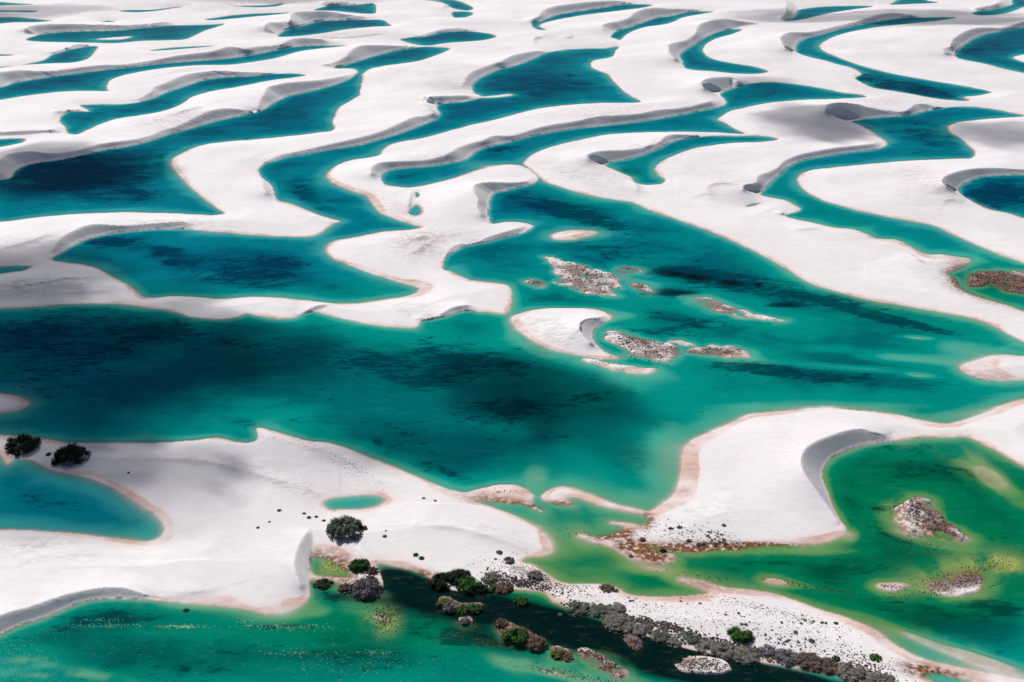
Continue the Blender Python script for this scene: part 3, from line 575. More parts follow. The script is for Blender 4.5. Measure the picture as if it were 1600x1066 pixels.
DAMP = blobs([(655, 385, 40, 18, -8, 1.1), (690, 370, 60, 8, 0, .6), (640, 260, 50, 14, -10, .4), (700, 140, 40, 20, 0, .5), (690, 115, 60, 8, -5, .5), (490, 60, 110, 6, 0, .7), (370, 85, 60, 5, 0, .8), (560, 55, 60, 6, 0, .6), (310, 83, 80, 6, -8, .6),
    (280, 117, 40, 6, -10, .9), (270, 187, 60, 9, -12, 1.0), (300, 195, 50, 8, -15, .9), (860, 62, 45, 6, 0, .5), (990, 178, 70, 8, -6, .7), (900, 178, 90, 8, -8, .4), (930, 190, 40, 5, 0, .8), (940, 270, 30, 8, 15, .5), (1390, 165, 60, 8, 5, .8), (1350, 137, 40, 5, 10, .5),
    (1310, 3, 90, 5, 0, .6), (1100, 270, 90, 14, 15, .25), (1450, 290, 60, 18, 15, .6), (1480, 315, 30, 8, 20, .4), (870, 265, 60, 14, 25, .35), (930, 285, 60, 10, 15, .35), (600, 320, 60, 10, 20, .3), (320, 8, 200, 8, 0, .5), (150, 22, 120, 7, 0, .35), (360, 15, 90, 7, 0, .5),
    (50, 385, 100, 14, -5, .45), (60, 450, 100, 14, -5, .8), (30, 20, 60, 16, 0, .3), (260, 352, 90, 5, 0, .7), (440, 475, 70, 8, 0, .2), (650, 490, 60, 8, 10, .3), (640, 478, 30, 4, 0, .4),
    (350, 733, 90, 8, 8, .4), (440, 760, 60, 8, 18, .55), (475, 765, 20, 10, 20, .5), (480, 700, 40, 8, 10, .5), (60, 855, 70, 12, -8, .45), (80, 880, 80, 8, -10, .35), (860, 520, 40, 24, 15, .5), (905, 530, 20, 10, -30, .5),
    (700, 830, 80, 6, 8, .3), (750, 828, 60, 4, 8, .35), (1220, 700, 20, 60, 0, .15), (1100, 800, 60, 20, 0, .25), (1580, 5, 60, 8, 0, .3), (1550, 470, 50, 6, 15, .5), (1130, 295, 50, 6, 0, .4), (1270, 330, 50, 10, 15, .3), (520, 870, 60, 16, 0, .35), (910, 930, 30, 5, 10, .4), (1200, 205, 60, 12, 0, .1)], .13)
# ripples of eroded layering on the islets' rims come from the litter noise above
BEACH = np.clip(.03 * np.clip((VV - 150) / 150, 0, 1) + .5 * blobs([(1075, 740, 22, 60, 0, .8), (1110, 680, 50, 16, -25, .7), (1040, 790, 40, 12, -20, .7), (1200, 645, 90, 7, -4, .35), (1560, 635, 70, 12, -18, .7), (1520, 580, 60, 22, 0, 1.3), (975, 572, 60, 8, 10, .9), (785, 770, 50, 10, 0, .5), (815, 525, 20, 40, 0, .45), (870, 552, 60, 8, 18, .5), (255, 825, 14, 24, 0, .5), (200, 775, 60, 10, 30, .2), (655, 450, 30, 18, 0, .7), (590, 430, 70, 10, 15, .25), (530, 275, 20, 20, 0, .2), (600, 325, 60, 14, 30, .3), (1470, 408, 45, 14, 5, .7), (1400, 378, 30, 6, 10, .4), (280, 270, 16, 40, -20, .2), (520, 862, 50, 14, 10, .55), (470, 940, 60, 8, 0, .3), (330, 935, 120, 6, 0, .3), (1300, 840, 60, 8, 0, .3), (850, 855, 14, 24, 0, .4), (1090, 912, 90, 8, 10, .5), (900, 365, 40, 8, 0, .3), (1400, 1010, 120, 12, 25, .3), (720, 772, 40, 8, 10, .4), (1440, 668, 60, 8, 0, .3), (1030, 262, 14, 18, 0, .3), (650, 320, 14, 18, 0, .2)]), 0, .9)
ok_all = np.ones((NV - 1, NU - 1), bool)
ground_o = grid_mesh('sand_terrain', Z, ok_all, {'scrub': np.clip(np.where(LOW > .3, SCRUB * .86, SCRUB * np.where((VV > 880) & (UU > 860), .42, .62)), 0, 2.6), 'rust': np.clip(RUST, 0, 1.5), 'damp': np.clip(DAMP, 0, 1.2), 'beach': BEACH}, SAND, sharp=SLIPM)

# ------------------------------------------------------------------ water
WAT, nt, b = mat('lagoon_water')
dep = attr(nt, 'depth'); grn = attr(nt, 'green'); weed = attr(nt, 'weed'); tan = attr(nt, 'tannin'); lite = attr(nt, 'pale')
pn = noise(nt, .035, 5, .6, (1, 1.6, 1), (3, 9, 0), .5)
deff = math_(nt, 'MULTIPLY', dep, mrange(nt, pn, .3, .7, .65, 1.4, False))
blue = mix(nt, mrange(nt, deff, .15, 1.3), (.040, .36, .37), (.0, .180, .225))
blue = mix(nt, mrange(nt, deff, 1.2, 3.6), blue, (.0, .092, .150))
green = mix(nt, mrange(nt, deff, .1, 1.0), (.13, .34, .10), (.0, .165, .070))
green = mix(nt, mrange(nt, deff, 1.0, 3.2), green, (.0, .078, .040))
teal = mix(nt, mrange(nt, deff, .12, 1.2), (.07, .45, .33), (.0, .255, .210))
teal = mix(nt, mrange(nt, deff, 1.2, 3.4), teal, (.0, .125, .130))
c = mix(nt, mrange(nt, grn, 0, .5, 0, 1, False), blue, teal)
c = mix(nt, mrange(nt, grn, .5, 1, 0, 1, False), c, green)
c = mix(nt, math_(nt, 'MULTIPLY', mrange(nt, noise(nt, .16, 7, .7, (1, 2.8, 1), (5, 5, 0), .6), .48, .68), .10), c, (.04, .36, .28))
c = mix(nt, lite, c, mix(nt, mrange(nt, grn, .75, 1), (.16, .42, .24), (.36, .42, .12)))
# dark weed beds, with some cloud shade over the main lagoon painted in
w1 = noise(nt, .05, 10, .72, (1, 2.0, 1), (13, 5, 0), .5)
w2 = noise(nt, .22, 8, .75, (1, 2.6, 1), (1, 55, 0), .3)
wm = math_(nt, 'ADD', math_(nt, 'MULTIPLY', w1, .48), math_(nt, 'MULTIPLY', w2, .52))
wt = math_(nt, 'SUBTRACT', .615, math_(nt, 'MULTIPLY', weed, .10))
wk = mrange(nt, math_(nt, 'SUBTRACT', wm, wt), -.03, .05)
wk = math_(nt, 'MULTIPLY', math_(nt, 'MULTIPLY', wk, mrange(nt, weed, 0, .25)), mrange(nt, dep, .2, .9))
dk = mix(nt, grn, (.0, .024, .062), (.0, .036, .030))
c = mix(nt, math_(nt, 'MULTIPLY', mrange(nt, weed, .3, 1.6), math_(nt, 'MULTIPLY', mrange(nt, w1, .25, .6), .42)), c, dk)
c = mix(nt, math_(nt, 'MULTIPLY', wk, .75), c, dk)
c = mix(nt, tan, c, mix(nt, mrange(nt, w2, .52, .66), (.001, .007, .010), (.022, .024, .014)))
nt.links.new(c, b.inputs['Base Color'])
b.inputs['Roughness'].default_value = .12; b.inputs['IOR'].default_value = 1.07; b.inputs['Specular IOR Level'].default_value = .015
kk = math_(nt, 'SUBTRACT', 1.0, math_(nt, 'POWER', 2.718, math_(nt, 'MULTIPLY', math_(nt, 'MAXIMUM', dep, 0.0), -4.5)))
kk = math_(nt, 'MAXIMUM', kk, math_(nt, 'MULTIPLY', tan, mrange(nt, dep, .0, .12)))
nt.links.new(kk, b.inputs['Alpha'])
bmp = node(nt, 'ShaderNodeBump'); bmp.inputs['Strength'].default_value = .45; bmp.inputs['Distance'].default_value = .16
wv = nt.nodes.new('ShaderNodeTexWave'); wv.wave_type = 'BANDS'; wv.bands_direction = 'X'
tc = nt.nodes.new('ShaderNodeTexCoord'); mp = nt.nodes.new('ShaderNodeMapping'); nt.links.new(tc.outputs['Object'], mp.inputs[0]); mp.inputs['Rotation'].default_value = (0, 0, R(-28))
nt.links.new(mp.outputs[0], wv.inputs['Vector']); wv.inputs['Scale'].default_value = .42; wv.inputs['Distortion'].default_value = 5; wv.inputs['Detail'].default_value = 3; wv.inputs['Detail Scale'].default_value = .5
rp = math_(nt, 'ADD', math_(nt, 'MULTIPLY', wv.outputs['Fac'], .04), noise(nt, .55, 3, .55, (1, 1.8, 1)))
nt.links.new(rp, bmp.inputs['Height']); nt.links.new(bmp.outputs[0], b.inputs['Normal'])

GREEN = np.clip(.0 + .5 * np.clip((VV - 330) / 160, 0, 1) + blobs([(1450, 800, 330, 130, 0, .6), (1250, 930, 420, 80, 0, .6), (900, 860, 150, 90, 0, .35), (1000, 1000, 300, 90, 0, .4), (600, 960, 160, 90, 0, .3),
    (1300, 380, 200, 80, 20, .35), (1560, 440, 90, 50, 0, .4), (950, 300, 120, 60, 0, .3), (300, 1000, 300, 90, 0, .3), (40, 580, 330, 120, 0, -.45), (100, 780, 200, 80, 0, -.6), (550, 785, 60, 14, 0, -.2), (640, 786, 40, 14, 0, .4), (520, 890, 40, 25, 0, .4), (330, 400, 330, 60, 0, -.3)]), 0, 1)  # blue shift at the main lagoon's left puts cloud shade into the colour
WEED_SHADE = blobs([(850, 135, 90, 26, 0, 1.0), (110, 260, 150, 36, -5, 1.3), (160, 290, 130, 30, 0, .9), (215, 305, 22, 8, 10, 1.0), (475, 300, 30, 22, 40, .9), (500, 320, 40, 10, 30, .6), (430, 180, 70, 25, 0, .7), (330, 210, 60, 12, 0, .6),
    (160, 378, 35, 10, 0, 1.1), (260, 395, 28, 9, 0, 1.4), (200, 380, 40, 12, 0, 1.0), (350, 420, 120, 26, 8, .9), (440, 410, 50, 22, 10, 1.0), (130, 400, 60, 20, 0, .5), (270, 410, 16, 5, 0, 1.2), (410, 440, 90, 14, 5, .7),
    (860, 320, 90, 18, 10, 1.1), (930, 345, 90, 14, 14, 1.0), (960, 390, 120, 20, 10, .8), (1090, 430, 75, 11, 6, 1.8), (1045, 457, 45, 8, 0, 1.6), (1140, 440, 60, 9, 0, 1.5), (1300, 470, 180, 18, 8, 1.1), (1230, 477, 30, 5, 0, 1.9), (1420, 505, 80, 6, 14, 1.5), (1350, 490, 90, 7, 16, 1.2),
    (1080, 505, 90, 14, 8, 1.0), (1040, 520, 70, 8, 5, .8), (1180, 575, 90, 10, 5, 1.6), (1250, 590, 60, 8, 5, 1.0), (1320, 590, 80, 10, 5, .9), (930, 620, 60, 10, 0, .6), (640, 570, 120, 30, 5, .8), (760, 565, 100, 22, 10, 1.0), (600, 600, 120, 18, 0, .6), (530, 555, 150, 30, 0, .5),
    (300, 520, 120, 26, 0, .9), (100, 520, 150, 40, 0, 1.0), (80, 590, 120, 50, 0, .7), (830, 640, 90, 30, -5, .9), (770, 640, 90, 20, 0, .6), (640, 690, 60, 16, 20, .5), (690, 735, 60, 8, 18, 1.1), (590, 690, 12, 8, 30, 1.2), (740, 690, 90, 14, 5, .5), (580, 660, 80, 14, 5, .6), (380, 660, 40, 8, 10, 1.3),  # left and centre of the main lagoon: also cloud shade painted into the water
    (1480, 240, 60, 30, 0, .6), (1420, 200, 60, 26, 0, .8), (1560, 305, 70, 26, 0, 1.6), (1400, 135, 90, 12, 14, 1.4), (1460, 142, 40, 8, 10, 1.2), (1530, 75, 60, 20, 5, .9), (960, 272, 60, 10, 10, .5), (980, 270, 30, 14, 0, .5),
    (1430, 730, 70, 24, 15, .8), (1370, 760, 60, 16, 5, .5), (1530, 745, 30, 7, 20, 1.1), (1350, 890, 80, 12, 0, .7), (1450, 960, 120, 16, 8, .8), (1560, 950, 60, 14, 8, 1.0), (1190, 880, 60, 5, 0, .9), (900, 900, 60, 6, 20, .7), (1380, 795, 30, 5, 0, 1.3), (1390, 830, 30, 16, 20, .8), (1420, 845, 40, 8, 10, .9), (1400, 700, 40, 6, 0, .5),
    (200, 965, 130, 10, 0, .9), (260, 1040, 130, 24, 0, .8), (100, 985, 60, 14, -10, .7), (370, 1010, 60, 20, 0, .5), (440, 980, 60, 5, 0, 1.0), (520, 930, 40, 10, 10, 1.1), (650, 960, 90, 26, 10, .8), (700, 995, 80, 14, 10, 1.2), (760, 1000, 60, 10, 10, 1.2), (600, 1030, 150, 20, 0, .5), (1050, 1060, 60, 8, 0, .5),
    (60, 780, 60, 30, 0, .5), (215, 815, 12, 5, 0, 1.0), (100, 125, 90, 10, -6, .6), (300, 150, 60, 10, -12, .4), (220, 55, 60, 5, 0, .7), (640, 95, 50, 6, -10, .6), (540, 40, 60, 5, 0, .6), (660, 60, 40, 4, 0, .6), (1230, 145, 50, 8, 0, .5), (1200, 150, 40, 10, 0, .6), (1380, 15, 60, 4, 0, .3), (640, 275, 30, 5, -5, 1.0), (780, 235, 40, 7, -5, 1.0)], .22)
TANNIN = np.clip(blobs([(660, 925, 60, 22, 5, .75), (720, 960, 60, 24, 15, .7), (800, 955, 70, 18, 12, 1.0), (880, 978, 90, 20, 16, 1.05), (970, 1005, 90, 16, 14, 1.0), (1060, 1022, 90, 12, 12, 1.0), (1160, 1044, 90, 14, 12, 1.05), (1250, 1062, 80, 14, 12, 1.1), (870, 1000, 60, 12, 20, .7), (1000, 1030, 40, 24, 20, .55), (1080, 1062, 60, 10, 8, .6), (600, 905, 22, 20, 0, .8), (640, 905, 40, 16, 8, .6), (640, 945, 60, 20, 10, .5), (700, 935, 60, 22, 10, .6), (760, 945, 60, 30, 10, .7), (860, 985, 90, 26, 16, .5), (940, 990, 90, 18, 16, .6), (1040, 1045, 90, 14, 8, .55), (1180, 1060, 150, 16, 8, .6), (920, 975, 60, 14, 16, .5), (1010, 998, 60, 10, 14, .5),
    (1200, 1075, 90, 20, 8, .9), (620, 900, 26, 14, 0, .7), (560, 935, 50, 8, 5, .6), (500, 912, 30, 8, 0, .6), (770, 1000, 60, 14, 20, .5), (1560, 442, 55, 12, 10, .6), (820, 885, 14, 4, 10, .7), (1048, 427, 24, 5, 3, .9), (1088, 434, 34, 6, 6, .9), (1142, 442, 22, 5, 0, .85), (1055, 458, 32, 4, 0, .75), (1230, 477, 18, 3, 3, .8), (1235, 510, 10, 3, 0, .0), (1185, 445, 6, 3, 0, 1)]) * (.62 + .8 * fbm(GX / 8, GY / 12, 83, 5)), 0, .97)
PALE = np.clip(blobs([(600, 965, 24, 24, 0, .8), (1530, 730, 60, 18, 30, .35), (1500, 890, 90, 24, -12, .4), (1562, 885, 38, 14, 0, 1.0), (1490, 905, 50, 8, -20, .8), (1500, 1015, 60, 12, 20, .4), (860, 1042, 60, 8, 10, .6), (900, 1060, 60, 8, 15, .6), (790, 1035, 26, 8, 20, .4), (50, 1030, 40, 6, -5, .4), (130, 1052, 60, 7, 10, .45), (60, 1055, 40, 5, 0, .4), (300, 945, 60, 5, 0, .5), (970, 1025, 60, 6, 25, .3), (515, 885, 26, 14, 20, .6), (1060, 895, 80, 10, 8, .25), (840, 748, 16, 20, 0, .35)]) * np.clip((fbm(GX / 6, GY / 9, 77, 5) - .40) * 7, .08, 1.3), 0, .9)
wf = water | (LOW > .3)
for _ in range(5):
    q = wf.copy(); q[1:] |= wf[:-1]; q[:-1] |= wf[1:]; q[:, 1:] |= wf[:, :-1]; q[:, :-1] |= wf[:, 1:]; wf = q
wface = wf[:-1, :-1] | wf[1:, :-1] | wf[:-1, 1:] | wf[1:, 1:]
water_o = grid_mesh('lagoon_water', np.zeros((NV, NU)), wface, {'depth': np.maximum(-Zbed * np.where(LOW > .35, 1.4, 1), 0), 'green': GREEN, 'weed': np.clip(WEED_SHADE, 0, 1.9), 'tannin': TANNIN, 'pale': PALE}, WAT)

# ------------------------------------------------------------------ clouds high above, whose shadows cross the field
CLOUD = bpy.data.materials.new('cloud_vapour'); CLOUD.use_nodes = True
cn = CLOUD.node_tree; cn.nodes.remove(cn.nodes['Principled BSDF'])
pv = cn.nodes.new('ShaderNodeVolumePrincipled'); cn.links.new(pv.outputs[0], cn.nodes['Material Output'].inputs['Volume'])
pv.inputs['Color'].default_value = (1, 1, 1, 1); pv.inputs['Density'].default_value = .035; pv.inputs['Anisotropy'].default_value = .3
import bmesh
from mathutils import noise as mnoise
def cloud(u, v, ru, rv, thick, alt, seed):
    x, y = ground([u, u - ru, u + ru, u, u], [v, v, v, v - rv, v + rv])
    x = [float(q) for q in x]; y = [float(q) for q in y]
    off = SUN_DIR * (alt / SUN_DIR.z)
    cx, cy = x[0] + off.x, (y[3] + y[4]) / 2 + off.y
    rx, ry = (x[2] - x[1]) / 2, (y[3] - y[4]) / 2
    bm = bmesh.new(); bmesh.ops.create_icosphere(bm, subdivisions=5, radius=1)
    for q in bm.verts:
        p = q.co.copy(); s = Vector((seed * 3.1, seed * 7.7, 0))
        d = 1 + .55 * mnoise.fractal(p * 1.3 + s, .8, 2.1, 5) + .12 * mnoise.fractal(p * 6 + s, .8, 2.1, 3)
        q.co = Vector((p.x * rx * d, p.y * ry * d, (p.z * thick * d if p.z > 0 else p.z * thick * .45 * d)))
    me = bpy.data.meshes.new('cloud'); bm.to_mesh(me); bm.free()
    me.materials.append(CLOUD); o = bpy.data.objects.new('cloud', me); C.objects.link(o)
    o.location = (cx, cy, alt); o['kind'] = 'structure'
for i, a in enumerate([
    (60, 572, 340, 112, 36, 430), (-40, 430, 260, 42, 24, 520), (60, 270, 170, 34, 18, 560),
    (90, 770, 300, 80, 7, 400), (330, 715, 260, 48, 5, 450), (660, 700, 190, 26, 13, 480), (820, 605, 140, 36, 42, 520),
    (1275, 197, 90, 30, 20, 560), (1555, 212, 90, 22, 14, 560), (1400, 30, 260, 12, 14, 620), (10, 22, 110, 12, 12, 650), (420, 3, 180, 4, 8, 700), (1180, 130, 60, 8, 8, 600)]):
    cloud(*a, i + 1)

# ------------------------------------------------------------------ plants
def height_at(x, y):
    u, v = project(x, y)
    i = np.clip(np.interp(u, US, np.arange(NU)), 0, NU - 1.001); j = np.clip(np.interp(v, VS, np.arange(NV)), 0, NV - 1.001)
    a, b = int(i), int(j); fi, fj = i - a, j - b
    return float((Z[b, a]*(1-fi)+Z[b, a+1]*fi)*(1-fj)+(Z[b+1, a]*(1-fi)+Z[b+1, a+1]*fi)*fj)
def place(u, v):
    z = 0.0
    for _ in range(8):
        x, y = ground(u, v, z); z = .5 * z + .5 * max(-.05, height_at(x, y))
    x, y = ground(u, v, z); return float(x), float(y), max(-.05, height_at(float(x), float(y)))
def scale_at(u, v):
    return (CAM_H / (SP + (v - 533) / F_PX * CP)) / F_PX      # metres per photo pixel

def leafmat(name, a, b_, rough=.8):
    m, nt, b = mat(name)
    oi = nt.nodes.new('ShaderNodeNewGeometry')
    c = mix(nt, mrange(nt, oi.outputs['Random Per Island'], 0, 1, 0, 1, False), a, b_)
    c = mix(nt, math_(nt, 'MULTIPLY', mrange(nt, noise(nt, 1.6, 3, .6), .4, .65), .45), c, tuple(q * .55 for q in a))
    nt.links.new(c, b.inputs['Base Color']); b.inputs['Roughness'].default_value = rough; b.inputs['Specular IOR Level'].default_value = .2
    return m
LEAF = {
    'dark': leafmat('dark_leaves', (.010, .022, .012), (.022, .045, .016)),
    'bright': leafmat('bright_leaves', (.024, .090, .012), (.070, .18, .030)),
    'olive': leafmat('olive_leaves', (.075, .105, .028), (.16, .19, .06)),
    'grey': leafmat('grey_twigs', (.13, .125, .105), (.32, .29, .255)),
    'greygreen': leafmat('grey_green_leaves', (.075, .095, .07), (.20, .22, .165)),
    'mauve': leafmat('mauve_brown_leaves', (.11, .10, .11), (.25, .22, .24)),
    'brown': leafmat('brown_twigs', (.10, .06, .045), (.25, .165, .135)),
}
WOOD, nt, b = mat('shrub_wood')
nt.links.new(mix(nt, noise(nt, 6, 4), (.10, .075, .055), (.20, .16, .13)), b.inputs['Base Color']); b.inputs['Roughness'].default_value = .9
def crown_mesh(seed, kind, n=1500, leaf=.075, hollow=False):
    r = random.Random(seed); vs = []; fs = []
    cl = []
    for k in range(26 if not hollow else 22):
        a = r.uniform(0, 6.283); q = math.sqrt(r.uniform(.0 if not hollow else .25, 1)); rr = q * .78
        h = .62 * math.sqrt(max(0, 1 - (rr / 1.05) ** 2)) * r.uniform(.72, 1.1)
        cl.append((math.cos(a) * rr, math.sin(a) * rr, h * .62 if not hollow or q > .45 else h * .25, r.uniform(.20, .34)))
    for k in range(11):
        a = r.uniform(0, 6.283); rr = r.uniform(.7, 1.02); cl.append((math.cos(a)*rr, math.sin(a)*rr, r.uniform(.0, .22), r.uniform(.10, .24)))
    for i in range(n):
        cx, cy, cz, cr = cl[r.randrange(len(cl))]
        d = Vector((r.gauss(0, 1), r.gauss(0, 1), r.gauss(.25, 1))).normalized()
        rad = cr * r.uniform(.55, 1.08)
        p = Vector((cx, cy, cz)) + Vector((d.x * rad, d.y * rad, d.z * rad * .8))
        if r.random() < .10: a = r.uniform(0, 6.283); q = r.uniform(.75, 1.06); p = Vector((math.cos(a)*q, math.sin(a)*q, r.uniform(0, .10)))
        if p.z < .0: p.z = r.uniform(0, .05)
        nrm = (d + Vector((r.uniform(-.6, .6), r.uniform(-.6, .6), r.uniform(0, .8)))).normalized()
        t = nrm.orthogonal().normalized(); bq = nrm.cross(t); ang = r.uniform(0, 6.283)
        t, bq = t * math.cos(ang) + bq * math.sin(ang), bq * math.cos(ang) - t * math.sin(ang)
        s = leaf * r.uniform(.6, 1.35); o = len(vs)
        vs += [p - t*s, p + bq*s*.62, p + t*s*1.1, p - bq*s*.62]; fs.append((o, o+1, o+2, o+3))
    # inner mass of twigs
    for cx, cy, cz, cr in cl:
        bm = bmesh.new(); bmesh.ops.create_icosphere(bm, subdivisions=1, radius=cr * .7)
        o = len(vs)
        for q in bm.verts:
            vs.append(Vector((cx + q.co.x * r.uniform(.8, 1.1), cy + q.co.y * r.uniform(.8, 1.1), max(-.03, cz + q.co.z * .8 * r.uniform(.8, 1.1)))))
        bm.verts.index_update()
        fs += [tuple(o + q.index for q in f.verts) for f in bm.faces]; bm.free()
    for k in range(60):
        a = r.uniform(0, 6.283); q = r.uniform(.1, .9); e = Vector((math.cos(a)*q*1.12, math.sin(a)*q*1.12, .12 + .72*math.sqrt(1-q*q)*r.uniform(.9, 1.15))); st = e * .55; t = e.orthogonal().normalized() * .012; o = len(vs); vs += [st - t, st + t, e]; fs.append((o, o+1, o+2))
    me = bpy.data.meshes.new('crown'); me.from_pydata([tuple(q) for q in vs], [], fs); me.materials.append(LEAF[kind]); return me
def trunk_mesh(seed):
    r = random.Random(seed); bm = bmesh.new()
    for k in range(6):
        a = k / 6 * 6.283 + r.uniform(-.4, .4); x0, y0 = .05 * math.cos(a), .05 * math.sin(a)
        pts = [Vector((x0, y0, -.08)), Vector((x0*3, y0*3, .12)), Vector((.32*math.cos(a), .32*math.sin(a), .28)), Vector((.55*math.cos(a+.3), .55*math.sin(a+.3), .42))]
        prev = None
        for i, p in enumerate(pts):
            w = .035 * (1 - i * .25)
            ring = [bm.verts.new(p + Vector((w*math.cos(t*1.2566), w*math.sin(t*1.2566), 0))) for t in range(5)]
            if prev: 
                for t in range(5): bm.faces.new((prev[t], prev[(t+1) % 5], ring[(t+1) % 5], ring[t]))
            prev = ring
        bm.faces.new(prev)
    me = bpy.data.meshes.new('trunk'); bm.to_mesh(me); bm.free(); me.materials.append(WOOD); return me
crown_cache = {}; trunks = [trunk_mesh(k) for k in range(3)]
def shrub(u, v, wpx, kind, label, cat='shrub', group=None, hk=1.0, parts=True, n=None, hollow=False, turn=None, ry=1.0):
    """u, v: centre of the crown in the photograph; wpx its width there"""
    r = random.Random(int(u * 31 + v * 7)); rad = wpx * scale_at(u, v) / 2
    x, y, z = place(u, v + wpx * .14)
    big = wpx >= 30
    key = (kind, big, hollow, r.randrange(3) if not big else int(u))
    if key not in crown_cache: crown_cache[key] = crown_mesh(hash(key) % 1000 if False else sum(map(ord, str(key))), kind, n or (3800 if big else 900), .052 if big else .095, hollow)
    root = bpy.data.objects.new(cat.replace(' ', '_'), None); C.objects.link(root)
    root.location = (x, y, z - .05); root['label'] = label; root['category'] = cat
    if group: root['group'] = group
    rz = r.uniform(0, 6.28) if turn is None else turn
    cr = bpy.data.objects.new('crown', crown_cache[key]); C.objects.link(cr); cr.parent = root
    cr.scale = (rad, rad * ry, rad * hk); cr.rotation_euler = (0, 0, rz if ry == 1 else 0)
    tk = bpy.data.objects.new('trunk', trunks[r.randrange(3)]); C.objects.link(tk); tk.parent = root; tk.scale = (rad, rad, rad * hk)
    return root
